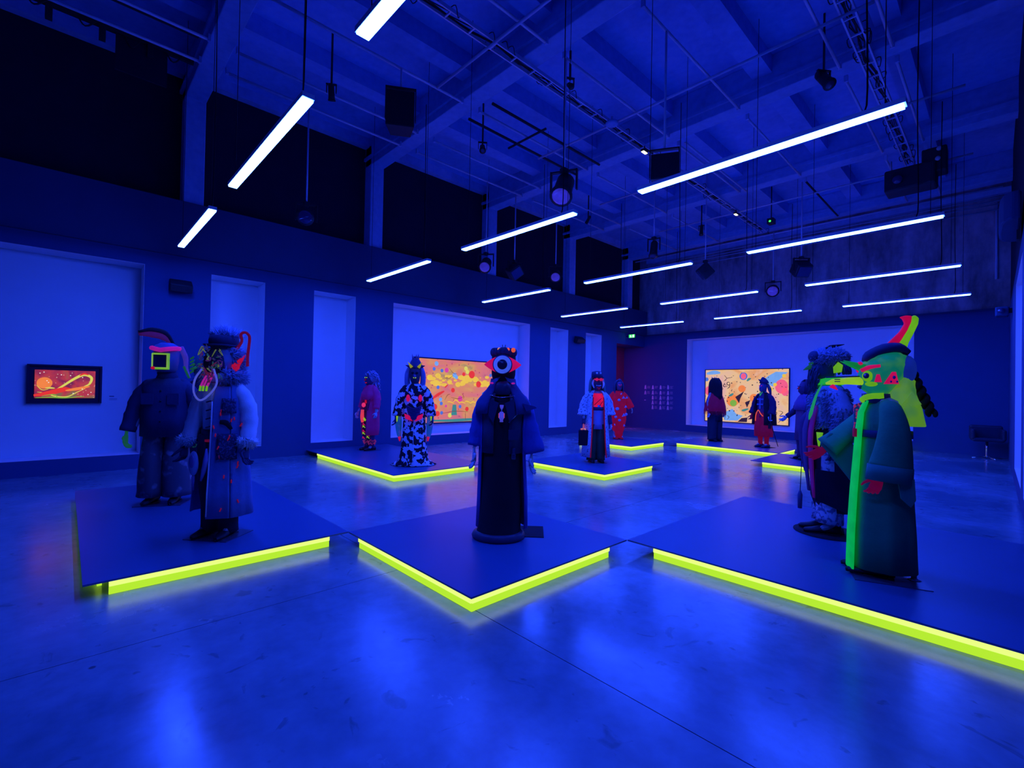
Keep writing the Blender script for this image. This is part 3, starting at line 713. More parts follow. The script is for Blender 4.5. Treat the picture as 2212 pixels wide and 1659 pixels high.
# large pale orange painting in the back niche
cm = painting_mat('canvas_pale', [(.28, (225, 150, 170)), (.40, (235, 190, 150)), (.50, (240, 195, 130)), (.60, (236, 160, 80)), (.74, (235, 200, 170))], 1.1, (40, 25, 40), 7.0, .9, 1.3)
P3, cv = framed('wide_painting', 'wide pale orange painting with black doodles and pink and blue shapes', 'xz', YB+ND-.004, -8.60, -5.46, .45, 2.58, .03, cm, depth=.05)
marks(cv, 'xz', .05, [
    ('blue_wing', 'sky', lambda m, x, a: (poly(m, [(.62, 1.65), (1.0, 1.45), (1.25, 1.72), (1.5, 1.98), (1.1, 2.0), (.85, 1.85)], x-.001, a), poly(m, [(-.85, .35), (-.45, .55), (-.30, .35), (-.05, .30), (-.25, .10), (-.75, .08)], x-.001, a), stroke(m, [(-1.5, 1.95), (-1.2, 2.0), (-.95, 1.98)], .16, x-.001, a))),
    ('pink_cloud', 'pink', lambda m, x, a: [disc(m, u, v, r, x-.0014, a, 18, 1.2) for u, v, r in ((1.30, 1.45, .22), (-.05, 1.84, .10), (-1.4, 1.25, .16), (1.42, 1.25, .12))]),
    ('blue_disc', 'blue', lambda m, x, a: [disc(m, u, v, r, x-.0012, a, 18) for u, v, r in ((-.05, 1.84, .15), (-1.5, 1.72, .08))]),
    ('orange_haze', 'orange', lambda m, x, a: [disc(m, u, v, r, x-.0004, a, 18) for u, v, r in ((-.45, .88, .24), (.35, 1.0, .16), (-.1, 1.35, .14))]),
    ('green_blob', 'green', lambda m, x, a: [disc(m, u, v, r, x-.0016, a, 18) for u, v, r in ((-.42, .78, .13),)]),
    ('teal_dash', 'teal', lambda m, x, a: [stroke(m, p, .09, x-.0016, a) for p in ([(-.60, 1.05), (-.5, 1.1), (-.42, 1.16)], [(-.1, .50), (.0, .52), (.15, .58)], [(.08, 1.65), (.15, 1.72), (.22, 1.75)])]),
    ('yellow_star', 'yellow', lambda m, x, a: [disc(m, u, v, .07, x-.0018, a, 6) for u, v in ((1.38, 1.85), (1.08, 1.52), (.95, 1.35), (1.35, .2))]),
    ('doodle_nine', 'dark', lambda m, x, a: ([stroke(m, [(u+r*math.cos(t*pi/4), v+r*math.sin(t*pi/4)) for t in range(10)], .028, x-.002, a) for u, v, r in ((-.88, 1.35, .045), (-.76, 1.47, .05), (-.62, 1.55, .06))], stroke(m, [(-.56, 1.55), (-.58, 1.42), (-.66, 1.34)], .03, x-.002, a), stroke(m, [(-.80, 1.50), (-.76, 1.58)], .025, x-.002, a))),
    ('doodle_triangle', 'dark', lambda m, x, a: (poly(m, [(.02, .82), (.22, .92), (.10, .62)], x-.002, a), poly(m, [(-.35, 1.02), (-.02, 1.25), (-.15, .98), (-.2, .78)], x-.002, a), poly(m, [(-.25, .05), (.1, .06), (.12, .24), (-.1, .2)], x-.0021, a))),
    ('doodle_windmill', 'dark', lambda m, x, a: [stroke(m, [(-.68, 1.76), (-.68+.17*math.cos(t), 1.76+.15*math.sin(t))], .022, x-.002, a) for t in (.2, 2.2, 4.0)]),
    ('doodle_stroke', 'dark', lambda m, x, a: [stroke(m, p, .022, x-.002, a) for p in ([(-.85, .12), (-.84, .3)], [(-.75, .1), (-.72, .3), (-.8, .2)], [(-.65, .28), (-.58, .22), (-.64, .12)], [(1.05, .5), (1.15, .48), (1.1, .3)], [(1.2, .55), (1.35, .5), (1.25, .35), (1.42, .35)], [(1.2, .1), (1.3, .2), (1.45, .22)], [(1.3, .2), (1.25, .3)])]),
    ('black_dot', 'dark', lambda m, x, a: [disc(m, rr.uniform(-1.3, 1.45), rr.uniform(.2, 1.95), rr.uniform(.014, .028), x-.0022, a, 8) for _ in range(46)])])

# ------------------------------------------------------------------ swivel chair in the far corner
st = thing('swivel_chair', 'dark boxy swivel chair on a chrome stem in the far corner', 'chair', (-.36, 17.95, 0), 8)
for k in range(4):
    a = k*pi/2+.4
    MB().tube([(0, 0, .05), (math.cos(a)*.16, math.sin(a)*.16, .03), (math.cos(a)*.33, math.sin(a)*.33, .012)], [.02, .014, .011], 8).build('foot', M_chrome, st)
MB().tube([(0, 0, .03), (0, 0, .08), (0, 0, .26), (0, 0, .47)], [.04, .03, .026, .03], 14).build('stem', M_chrome, st)
MC = mat('dark_leatherette', (.035, .04, .075), .45, .25, 5)
MB().box(-.31, .31, -.27, .25, .46, .56).build('seat', MC, st, smooth=False, bev=.04)
MB().box(-.33, .33, .16, .28, .50, .88).build('backrest', MC, st, smooth=False, bev=.05)
for s in (-1, 1): MB().box(s*.29-.045, s*.29+.045, -.27, .2, .50, .80).build('armrest', MC, st, smooth=False, bev=.04)

# ------------------------------------------------------------------ costumed mannequins
# local axes: front is -y, the figure's left side is +x, z up
M_skin = mat('mannequin_grey', (.30, .32, .42), .5)
def body(r, el=((-.27, .02, 1.13), (.27, .02, 1.13)), wr=((-.30, -.04, .90), (.30, -.04, .90)), lean=0.0, m=M_skin):
    """one continuous skinned figure: pelvis, spine, head, two arms, two legs"""
    J = [(0, 0, .95, .13, .10), (0, .0, 1.10, .12, .09), (0, .0, 1.28, .145, .10), (0, .01, 1.44, .10, .08), (0, .0, 1.52, .052, .052), (0, -.015, 1.62, .075, .085), (0, -.02, 1.72, .065, .08)]
    E = [(0, 1), (1, 2), (2, 3), (3, 4), (4, 5), (5, 6)]
    for k, s in enumerate((-1, 1)):
        b = len(J)
        J += [(s*.17, .01, 1.42, .062, .062), (*el[k], .045, .045), (*wr[k], .03, .03)]
        E += [(3, b), (b, b+1), (b+1, b+2)]
        b = len(J)
        J += [(s*.095, 0, .84, .085, .085), (s*.105, -.01, .50, .055, .055), (s*.11, .02, .11, .038, .038), (s*.12, -.10, .055, .032, .03)]
        E += [(0, b), (b, b+1), (b+1, b+2), (b+2, b+3)]
    me = bpy.data.meshes.new('body'); me.from_pydata([j[:3] for j in J], E, []); me.materials.append(m)
    o = bpy.data.objects.new('body', me); COL.objects.link(o); o.parent = r
    o.modifiers.new('skin', 'SKIN')
    for i, j in enumerate(J):
        sv = me.skin_vertices[0].data[i]; sv.radius = j[3:5]; sv.use_root = (i == 0)
    md = o.modifiers.new('sub', 'SUBSURF'); md.levels = 1; md.render_levels = 1
    return o
def hand(r, wrist, d, thumb, m, curl=.5, name='hand', k=1.0):
    """palm, four unequal bent fingers and a thumb leaving the side of the palm"""
    wv = Vector(wrist); d = Vector(d).normalized(); t = Vector(thumb); t = (t-d*t.dot(d)).normalized(); nn = d.cross(t)
    if nn.y > 0: nn = -nn
    h = MB()
    h.tube([wv-d*.05*k, wv, wv+d*.03*k, wv+d*.075*k, wv+d*.095*k], [.022*k, .024*k, .034*k, .040*k, .034*k], 10, flat=.45, up=t)
    for q, (off, ln) in enumerate(((.028, .072), (.010, .082), (-.009, .076), (-.027, .058))):
        p = wv+d*(.088*k)+t*(off*k); pts = [p]; a = .12
        for sgm in (.42, .33, .25):
            a += curl*(.8+.12*q); p = p+(d*math.cos(a)+nn*math.sin(a))*(ln*sgm*k)+t*(off*.12*k); pts.append(p)
        h.tube(pts, [.0098*k, .0092*k, .008*k, .0058*k], 7)
    p = wv+d*.028*k+t*.030*k
    h.tube([p, p+(d*.55+t*.75)*.032*k, p+(d*.8+t*.72+nn*.35)*.052*k, p+(d*1.0+t*.62+nn*.6)*.066*k], [.013*k, .0115*k, .0095*k, .0065*k], 7)
    return h.build(name, m, r)
def shoe(r, x, m, y=0, ln=.29, rz=0, h=.10):
    c, s = math.cos(rz), math.sin(rz)
    def P(a, b, z): return (x+a*c-b*s, y+a*s+b*c, z)
    q = MB()
    prof = [(.10, .034, .075), (.06, .042, .085), (.0, .044, h), (-.07, .047, .075), (-.13, .047, .055), (ln*-.62, .034, .042), (ln*-.68, .012, .03)]
    vs = []; n = 12
    for yy, wd, hh in prof:
        for j in range(n):
            a = 2*pi*j/n
            vs.append(P(math.cos(a)*wd, yy, .012+hh*.5+math.sin(a)*hh*.5))
    fs = [(i*n+j, i*n+(j+1) % n, (i+1)*n+(j+1) % n, (i+1)*n+j) for i in range(len(prof)-1) for j in range(n)]+[tuple(range(n)), tuple((len(prof)-1)*n+n-1-j for j in range(n))]
    q.add(vs, fs)
    up = q.build('shoe', m, r)
    poly2 = [(.044, .09), (-.044, .09), (-.05, -.08), (-.035, -.17), (0, -.20), (.035, -.17), (.05, -.08)]
    MB().prism([(P(a, b, 0)[0], P(a, b, 0)[1]) for a, b in poly2][::-1], (0, 0, .018), (1, 0, 0), (0, 1, 0), -.016).build('sole', M_dark, up, smooth=False)
    return up
def plate(r, wx=.19, wy=.19, m=None, rnd=False):
    if rnd: MB().tube([(0, 0, 0), (0, 0, .008)], wx, 32).build('base_plate', m or M_glassplate, r)
    else: MB().box(-wx, wx, -wy, wy, 0, .006).build('base_plate', m or M_glassplate, r, smooth=False)
M_glassplate = mat('base_plate_metal', (.10, .11, .17), .3, .1, 4, metal=.4)
def legs(r, m, z1=.96, top=.11, bot=.085, zb=.06, sp=.105, fold=.05, name='trouser_leg', cy=0):
    for s in (-1, 1):
        MB().loft([(s*sp, cy, zb, bot, bot*1.05), (s*sp, cy, zb+.07, bot*.95, bot), (s*sp*.98, cy, .30, bot*1.0, bot*1.05), (s*sp*.95, cy-.01, .52, (top+bot)*.52, (top+bot)*.54), (s*sp*.92, cy, .80, top, top*1.1), (s*sp*.8, cy, z1, top*.98, top*1.12)], 22, fold=(3, fold, s)).build(name, m, r)
def sleeve(r, pts, rad, m, name='sleeve', n=14, flat=1.0, cuff=None):
    p0 = Vector(pts[0]); s = 1 if p0.x > 0 else -1
    pts = [p0+V(-s*.09, 0, .035), p0+V(-s*.02, 0, .01)]+list(pts[1:])
    rad = [rad[0]*.45, rad[0]*.93]+list(rad[1:]); rr2 = []
    for i in range(29):                       # cloth gathers in soft rings along the arm
        t = i/28*(len(rad)-1); a = int(min(t, len(rad)-2)); q = rad[a]+(rad[a+1]-rad[a])*(t-a)
        rr2.append(q*(1+(.055*math.sin(i*1.25+s)+.035*math.sin(i*2.6))*(1 if i > 4 else .3)))
    return MB().tube(pts, rr2, n+4, smooth=6, flat=flat).build(name, m, r)
def torso(r, m, z0=.86, z1=1.47, w0=.20, w1=.215, d0=.14, d1=.135, name='jacket', fold=.02, sh=.19):
    return MB().loft([(0, 0, z0, w0, d0), (0, 0, (z0*2+z1)/3, (w0*2+w1)/3*.99, d0), (0, 0, (z0+z1*2)/3+.02, w1*.97, d1*1.05), (0, 0, z1-.09, w1, d1), (0, .0, z1-.03, sh, d1*.85), (0, .0, z1+.02, .12, .09), (0, 0, z1+.05, .075, .07)], 30, fold=(6, fold, 1)).build(name, m, r)
def cloth(name, c, **k): return mat(name, c, .85, .25, 7, bump=.12, bscale=40, **k)
navy = cloth('navy_cotton', (.035, .045, .12)); blackc = cloth('black_velvet', (.010, .012, .022)); denim = cloth('blue_denim', (.12, .20, .44))
white = cloth('white_knit', (.74, .75, .82)); cobalt = cloth('cobalt_cloth', (.07, .09, .42)); leather = mat('dark_leather', (.045, .05, .11), .42, .3, 9)
purple = cloth('purple_wool', (.16, .03, .17), emit=lin(48, 2, 58), es=1.0); teal = cloth('teal_wool', (.03, .35, .14)); greyfur = cloth('grey_blue_fur', (.24, .28, .48))
darkteal = cloth('dark_teal_cloth', (.02, .10, .06)); shoeb = mat('black_shoe', (.015, .016, .03), .5)
neong = fluor('neon_green', (104, 178, 26)); neonl = fluor('neon_lime', (150, 200, 40)); neonp = fluor('neon_pink', (200, 14, 84)); neonr = fluor('neon_red', (185, 12, 48)); neono = fluor('neon_orange', (235, 90, 60)); emer = fluor('emerald_glow', (10, 185, 90))
dullr = fluor('dull_red', (92, 6, 50)); mag = fluor('magenta_glow', (170, 30, 150)); palehand = mat('pale_hand', (.55, .58, .68), .5)
dkgreen = fluor('dark_green_glow', (18, 78, 60))

# --- welder mask
r = thing('costumed_mannequin', 'mannequin in navy work jacket, stained trousers and a welding mask framed in neon green', 'mannequin', (-7.23, .92, PT), 62, scale=1.04)
body(r); plate(r, .24, .20)
MT = patt('paint_stained_trousers', (.13, .11, .15), (.40, .34, .40), 'noise', 9, .56, soft=.12)
legs(r, MT, .96, .112, .150, .09, .130, .05)
for s in (-1, 1): shoe(r, s*.12, shoeb, 0, .30, s*.1)
torso(r, navy, .80, 1.47, .255, .265, .175, .165, fold=.03, sh=.235)
MB().loft([(0, 0, 1.47, .12, .10), (0, 0, 1.53, .10, .09), (0, 0, 1.56, .105, .095)], 20).build('collar', navy, r)
for s in (-1, 1):
    sleeve(r, [(s*.19, 0, 1.40), (s*.275, .0, 1.26), (s*.33, -.01, 1.08), (s*.37, -.05, .86)], [.08, .088, .082, .076], navy)
    hand(r, (s*.375, -.06, .83), (s*.05, -.10, -1), (0, -1, .1), dkgreen, .45, 'glove', 1.15)
for zz in (.98, 1.10, 1.22, 1.34): MB().ell((.0, -.17, zz), .012, .006, .012, 8, 5).build('button', M_dark, r)
for s in (-1, 1): MB().box(s*.13-.06, s*.13+.06, -.182, -.168, 1.18, 1.31).build('pocket', navy, r, smooth=False)
mk = mat('mask_shell', (.10, .10, .22), .4, .2, 6)
msk = MB().loft([(0, -.03, 1.56, .085, .11), (0, -.05, 1.60, .115, .14), (0, -.055, 1.70, .13, .15), (0, -.04, 1.80, .125, .145), (0, -.02, 1.87, .10, .12), (0, .0, 1.90, .05, .06)], 24).build('mask', mk, r)
MB().obox((0, -.185, 1.685), V(1, 0, 0), V(0, 1, 0), V(0, 0, 1), .082, .02, .095).build('window_box', neong, msk, smooth=False)
f = MB()
for a, b, c, d in ((-.080, .080, .078, .088), (-.080, .080, -.084, -.072), (-.080, -.069, -.084, .088), (.069, .080, -.084, .088)): f.box(a, b, -.222, -.203, 1.685+c, 1.685+d)
f.build('window_frame', fluor('lime_frame', (128, 176, 70)), msk, smooth=False)
MB().box(-.07, .07, -.208, -.204, 1.615, 1.76).build('window_glass', mat('dark_visor', (.01, .02, .06), .2, .1, 4), msk, smooth=False)
MB().ell((-.065, -.215, 1.605), .025, .016, .018, 10, 6).build('red_patch', neonr, msk)
MB().tube([(math.sin(a)*.135, -.05-math.cos(a)*.155, 1.815+.03*abs(math.sin(a))) for a in [x*.26-1.56 for x in range(13)]], .026, 10).build('pink_brim', fluor('pink_brim', (165, 22, 150)), msk)
MB().loft([(0, -.05, 1.83, .125, .14), (0, -.04, 1.88, .11, .12), (0, -.03, 1.91, .06, .07)], 18).build('blue_cap', fluor('blue_cap', (20, 45, 205), .6), msk)
MB().tube([(.02, .05, 1.90), (-.02, -.08, 1.985), (-.10, -.20, 2.01), (-.19, -.27, 1.985)], [.02, .05, .055, .02], 10, smooth=4, flat=.5).build('plume', cloth('plum_plume', (.06, .02, .07), emit=lin(46, 8, 50)), msk)
MB().tube([(.03, .06, 1.90), (-.01, -.07, 2.02), (-.09, -.20, 2.045), (-.19, -.28, 2.01)], [.02, .035, .03, .012], 8, smooth=4).build('plume', blackc, msk)
MB().tube([(.12, .03, 1.87), (.155, .08, 1.75), (.16, .10, 1.62), (.20, .10, 1.50)], [.03, .03, .02, .012], 8, smooth=4).build('side_braid', fluor('lilac_braid', (70, 55, 190), .5), msk)
MB().tube([(.15, .05, 1.64), (.18, .06, 1.56), (.21, .05, 1.50)], .014, 6, smooth=3).build('green_cord', dkgreen, msk)

# --- fur hood and wire face
r = thing('costumed_mannequin', 'mannequin in fur hood with a tangled wire face and a long open denim waistcoat', 'mannequin', (-5.35, 1.13, PT), 40, scale=1.02)
body(r); plate(r, .22, .19)
dk = cloth('dark_trousers', (.02, .025, .06))
legs(r, dk, .98, .125, .085, .05, .095, .04)
for s in (-1, 1): shoe(r, s*.10, shoeb, 0, .30, s*.12)
torso(r, white, .98, 1.46, .175, .20, .13, .13, 'sweater', .03)
for zz in (1.05, 1.13, 1.21, 1.29): MB().tube([(-.05, -.145, zz), (0, -.158, zz+.012), (.05, -.145, zz)], .007, 6).build('toggle', navy, r)
MB().loft([(0, 0, .94, .19, .145), (0, 0, 1.03, .185, .14)], 26).build('waistband', navy, r)
MB().loft([(0, 0, .915, .196, .15), (0, 0, .938, .196, .15)], 26).build('belt', dullr, r)
MB().loft([(0, 0, .62, .165, .14), (0, 0, .75, .19, .15), (0, 0, .92, .19, .145)], 26, fold=(5, .02, 0)).build('apron', cloth('dark_apron', (.03, .035, .09)), r)
vest = MB().loft([(0, .0, .22, .30, .235), (0, .0, .45, .285, .22), (0, 0, .80, .255, .19), (0, 0, 1.05, .235, .17), (0, 0, 1.30, .235, .165), (0, 0, 1.44, .20, .13), (0, 0, 1.49, .13, .10)], 44, fold=(7, .025, 0), arc=(-42, 186)).build('waistcoat', denim, r, solid=.012)
vest2 = MB().loft([(0, .0, .22, .30, .235), (0, .0, .45, .285, .22), (0, 0, .80, .255, .19), (0, 0, 1.05, .235, .17), (0, 0, 1.30, .235, .165), (0, 0, 1.44, .20, .13)], 10, fold=(7, .025, 0), arc=(-82, -43)).build('waistcoat_front', denim, r, solid=.012)
MB().tube([(.05, -.24, .24), (.045, -.228, .45), (.035, -.195, .80), (.03, -.178, 1.05), (.03, -.172, 1.30)], .007, 6).build('piping', white, vest2)
def on_vest(a, z, off=.012):
    t = (z-.22)/1.1; rx = .30-.06*t; ry = .235-.068*t; q = math.radians(a)
    return V(math.cos(q)*(rx+off), math.sin(q)*(ry+off), z)
wool = patt('wool_patch', (.03, .035, .09), (.10, .11, .26), 'noise', 60, .5, soft=.1)
for a0, a1, z0, z1 in ((-62, -32, 1.19, 1.33), (-68, -30, .76, 1.00)):
    g = MB(); vs = []
    for i in range(7):
        for j in range(5): vs.append(on_vest(a0+(a1-a0)*i/6, z0+(z1-z0)*j/4, .014))
    g.add(vs, [(i*5+j, (i+1)*5+j, (i+1)*5+j+1, i*5+j+1) for i in range(6) for j in range(4)]).build('pocket', wool, vest, solid=.014)
MB().tube([on_vest(-64, 1.11), on_vest(-52, 1.10, .02), on_vest(-42, 1.04, .018)], [.02, .026, .014], 8, smooth=3, flat=.4).build('leather_flap', blackc, vest)
rs = random.Random(3)
for k in range(18):
    p = on_vest(rs.uniform(-75, -20), rs.uniform(.26, 1.2), .016); MB().tube([p, p+V(rs.uniform(-.02, .02), 0, .03)], .006, 5).build('red_stitch', mat('dim_red_thread', (.1, .01, .02), .8, emit=lin(95, 8, 45)), vest)
for s in (-1, 1):
    e = [(s*.17, .0, 1.41), (s*.245, .01, 1.28), (s*.285, .0, 1.10), (s*.305, -.05, .93)]
    sleeve(r, e, [.072, .078, .075, .066], white)
    c = MB().fur_ell((s*.31, -.06, .915), .075, .075, .045, 380, .035, .010, .2); c.ell((s*.31, -.06, .915), .075, .075, .045, 14, 9)
    o = c.build('fur_cuff', white, r); o['kind'] = 'stuff'
    hand(r, (s*.315, -.075, .87), (s*.03, -.16, -1), (0, -1, 0), navy, .5, 'glove', 1.2)
c = MB().ell((0, .02, 1.69), .15, .16, .17, 18, 12).fur_ell((0, .02, 1.69), .15, .16, .17, 1300, .055, .011, .3, lambda d: d.y > -.45)
c.ell((.0, .0, 1.53), .19, .17, .075, 18, 10).fur_ell((0, 0, 1.53), .19, .17, .08, 900, .06, .012, .3, lambda d: d.y > -.75)
hood = c.build('fur_hood', greyfur, r); hood['kind'] = 'stuff'
fc = MB().ell((0, -.12, 1.66), .095, .08, .14, 16, 10).build('face', cloth('dark_face', (.03, .03, .06)), r)
wc = [fluor('wire_'+str(k), c) for k, c in enumerate(((62, 28, 100), (80, 20, 60), (30, 70, 80), (90, 105, 60), (24, 34, 110), (40, 40, 90)))]
for k in range(46):
    a = rs.uniform(-1.2, 1.2); z = rs.uniform(1.52, 1.80); p = V(math.sin(a)*.10, -.12-math.cos(a)*.088, z)
    pts = [p+V(rs.uniform(-.03, .03), rs.uniform(-.03, 0), rs.uniform(-.04, .04))*q for q in (0, 1, 1.6, .6)]
    MB().tube(pts, rs.choice((.003, .004, .005)), 5, smooth=3).build('wire', wc[k % 6], fc)
for k, x in enumerate((-.045, -.015, .02)):
    q = MB().tube([(x+.02, -.17, 1.56), (x+.005, -.205, 1.49), (x-.01, -.215, 1.44)], [.007, .009, .010], 7).build('pink_plug', mag, fc)
    MB().tube([(x-.01, -.215, 1.445), (x-.016, -.218, 1.395)], [.010, .009], 7).build('lime_tip', neong, q)
MB().tube([(-.06, -.2, 1.60), (-.12, -.21, 1.50), (-.11, -.23, 1.38), (-.04, -.24, 1.31), (.05, -.24, 1.36), (.11, -.22, 1.47), (.06, -.2, 1.60)], .009, 8, smooth=4).build('neck_hose', fluor('hose', (80, 90, 210), .7), r)
hat = MB().loft([(0, .0, 1.83, .125, .13), (0, .0, 1.88, .128, .135), (0, .0, 1.93, .12, .125), (0, 0, 1.94, .05, .05)], 22).build('cap', navy, r)
MB().loft([(0, -.03, 1.825, .135, .16), (0, -.035, 1.838, .14, .17)], 22).build('cap_peak', navy, hat)
c = MB().fur_ell((0, .03, 1.925), .10, .10, .05, 500, .07, .010, -.2, lambda d: d.z > 0); o = c.build('fur_tuft', greyfur, hat); o['kind'] = 'stuff'
ear = MB().ell((.15, -.03, 1.63), .03, .045, .04, 12, 8).cone((.155, -.02, 1.65), (.19, .05, 1.75), .03, 8).build('red_ear', neonr, hood)
MB().tube([(.13, .0, 1.80), (.17, .02, 1.88), (.16, .02, 1.95), (.20, .03, 1.97), (.235, .04, 1.93), (.225, .05, 1.84), (.215, .05, 1.75), (.215, .05, 1.64)], .013, 8, smooth=4).build('red_hook', dullr, hat)
for x, z, mm in ((-.12, .72, mat('shoe_pendant', (.42, .42, .62), .5)),):
    q = MB().ell((x, -.20, z), .05, .022, .115, 16, 10).build('hanging_shoe', mm, r)
    MB().ell((x, -.222, z+.02), .026, .008, .06, 12, 8).build('insole', mat('mauve_insole', (.28, .16, .4), .6), q)
    MB().tube([(x, -.19, z+.11), (x+.02, -.17, z+.2)], .004, 5).build('cord', navy, q)
MB().tube([(.0, -.19, .86), (.01, -.205, .76), (-.01, -.205, .66), (-.04, -.20, .56)], [.008, .024, .022, .008], 8, smooth=3).build('hanging_charm', mat('lilac_charm', (.30, .22, .5), .5), r)
MB().tube([(-.12, -.20, .60), (-.12, -.20, .47)], [.014, .011], 7).build('tassel', mat('mauve_insole', (.28, .16, .4), .6), r)

# --- caped figure half hidden
r = thing('costumed_mannequin', 'dark caped mannequin with a green mask, half hidden behind the wire-faced one', 'mannequin', (-8.38, 1.52, PT), 36, scale=1.03)
body(r); plate(r, .2, .2)
legs(r, dk, .98, .12, .09, .05, .1, .04)
for s in (-1, 1): shoe(r, s*.10, shoeb)
dcl = cloth('dark_plum_cape', (.045, .025, .085))
MB().loft([(0, .02, .42, .30, .25), (0, .02, .80, .29, .23), (0, .01, 1.15, .27, .20), (0, 0, 1.38, .235, .165), (0, 0, 1.48, .12, .10)], 40, fold=(8, .07, 0)).build('cape', dcl, r)
MB().tube([(-.22, -.06, 1.42), (-.27, -.12, 1.2), (-.25, -.16, 1.0)], [.03, .05, .03], 8, smooth=3, flat=.4).build('red_trim', dullr, r)
hd = MB().loft([(0, -.02, 1.53, .07, .09), (0, -.03, 1.60, .10, .12), (0, -.02, 1.72, .115, .13), (0, 0, 1.82, .10, .11), (0, .01, 1.88, .05, .05)], 20).build('mask', cloth('deep_green', (.03, .12, .16)), r)
for s in (-1, 1):
    MB().ell((s*.05, -.14, 1.72), .03, .02, .022, 10, 7).build('eye_patch', dkgreen, hd)
    MB().tube([(s*.10, .0, 1.80), (s*.15, .03, 1.70), (s*.14, .03, 1.5)], [.03, .04, .02], 8, smooth=3).build('hair_lock', blackc, hd)
    sleeve(r, [(s*.19, 0, 1.42), (s*.27, 0, 1.25), (s*.30, -.02, 1.08), (s*.32, -.06, .90)], [.07, .075, .07, .06], dcl)
    hand(r, (s*.325, -.07, .87), (0, -.12, -1), (0, -1, 0), navy, .5)
MB().cone((0, -.15, 1.68), (0, -.22, 1.63), .022, 8).build('nose', dkgreen, hd)
for k in range(5):
    z = 1.62+k*.05; MB().tube([(-.12, -.08, z), (-.09, -.15, z-.02), (-.03, -.16, z+.01)], .012, 6, smooth=3).build('green_strap', dkgreen, hd)
MB().tube([(.0, -.24, .45), (.02, -.25, .33)], [.03, .012], 8).build('cape_tail', dcl, r)

# --- purple coat
r = thing('costumed_mannequin', 'mannequin in purple coat with curly pale hair and neon-yellow leg ornaments', 'mannequin', (-10.30, 5.2, PT), 6, scale=1.0)
body(r, wr=((-.33, -.10, .90), (.31, -.02, .90))); plate(r)
for s in (-1, 1): shoe(r, s*.09, shoeb, 0, .30)
legs(r, cloth('plum_leggings', (.06, .03, .12)), .95, .11, .065, .05, .09, .03)
MB().loft([(0, .01, .36, .18, .20), (0, .01, .55, .22, .21), (0, 0, .85, .24, .20), (0, 0, 1.10, .235, .185), (0, 0, 1.32, .235, .17), (0, 0, 1.44, .20, .14), (0, 0, 1.50, .10, .09)], 40, fold=(5, .03, 0), arc=(-58, 222)).build('coat', purple, r, solid=.012)
MB().loft([(.03, .0, 1.18, .25, .21), (.02, 0, 1.34, .24, .19), (0, 0, 1.46, .15, .12), (0, 0, 1.53, .09, .09)], 36, fold=(6, .05, 1)).build('shoulder_cape', purple, r)
torso(r, cloth('dark_tunic', (.05, .03, .10)), .92, 1.46, .17, .19, .125, .125, 'tunic')
MB().loft([(0, -.02, 1.10, .07, .125), (0, -.02, 1.36, .075, .125)], 14).build('red_panel', neonr, r)
MB().ell((-.01, -.17, 1.06), .05, .045, .055, 12, 9).build('pink_ball', fluor('hot_pink', (240, 50, 110)), r)
MB().tube([(-.02, -.19, .95), (-.03, -.19, .78), (-.04, -.17, .66)], [.035, .045, .03], 10, smooth=3).build('pink_band', fluor('coral', (235, 60, 80)), r)
for k in range(18):
    s = 1 if k % 2 else -1; z = .68-.026*k
    MB().tube([(s*.09-.055, -.10, z), (s*.09, -.125, z+.045), (s*.09+.055, -.10, z)], [.006, .018, .006], 6, flat=.5).build('leg_ornament', [neonl, neonp, blackc][k % 3], r)
MB().tube([(-.06, -.13, .70), (-.02, -.165, .76), (.03, -.14, .70)], .022, 7, smooth=3).build('lime_cuff', neonl, r)
for s in (-1, 1): MB().fur_ell((s*.09, 0, .20), .075, .08, .06, 120, .04, .01).build('pink_fluff', fluor('dusty_pink', (120, 30, 100)), r)['kind'] = 'stuff'
for s in (-1, 1):
    sleeve(r, [(s*.19, 0, 1.42), (s*.26, .0, 1.25), (s*.30, -.02, 1.08), (s*.32, -.05, .98)], [.075, .085, .08, .07], purple)
    wv = (-.335, -.11, .88) if s < 0 else (.325, -.05, .90)
    sleeve(r, [(s*.31, -.03, 1.02), wv], [.04, .028], palehand, 'forearm')
    hand(r, wv, (s*.1, -.25, -1), (0, -1, .2), palehand, .3)
for k in range(3): MB().tube([(.20, -.14, 1.22-.02*k), (.25, -.20, 1.02+.04*k), (.20, -.20, .94+.05*k), (.15, -.18, 1.06), (.2, -.16, 1.2)], .006, 6, smooth=4).build('cord', dcl, r)
fc = MB().loft([(0, -.03, 1.52, .05, .07), (0, -.04, 1.58, .08, .10), (0, -.03, 1.68, .09, .11), (0, 0, 1.78, .08, .09)], 18).build('face', cloth('plum_face', (.08, .04, .12)), r)
MB().cone((0, -.13, 1.66), (0, -.19, 1.62), .024, 8).build('nose', dullr, fc)
for s in (-1, 1): MB().ell((s*.035, -.135, 1.70), .016, .01, .012, 8, 6).build('eye', neonl, fc)
MB().tube([(-.035, -.125, 1.58), (0, -.145, 1.575), (.035, -.125, 1.58)], .010, 6).build('mouth', neonr, fc)
wig = MB()
lil = cloth('lilac_curls', (.34, .32, .50))
for k in range(420):
    d = V(rs.gauss(0, 1), rs.gauss(0, 1), rs.gauss(0, 1)).normalized()
    if d.y < -.25 and d.z < .35: continue
    c0 = V(d.x*.13, .02+d.y*.14, 1.70+d.z*.14)
    if d.z < -.1: c0 += V(0, .05, -rs.random()*.28)
    wig.tube([c0, c0+d*.02+V(rs.uniform(-.02, .02), 0, rs.uniform(-.02, .02)), c0+d*.035+V(0, 0, -.02)], [.016, .014, .006], 5)
wig.ell((0, .02, 1.70), .125, .13, .14, 14, 10)
o = wig.build('curly_wig', lil, r); o['kind'] = 'stuff'

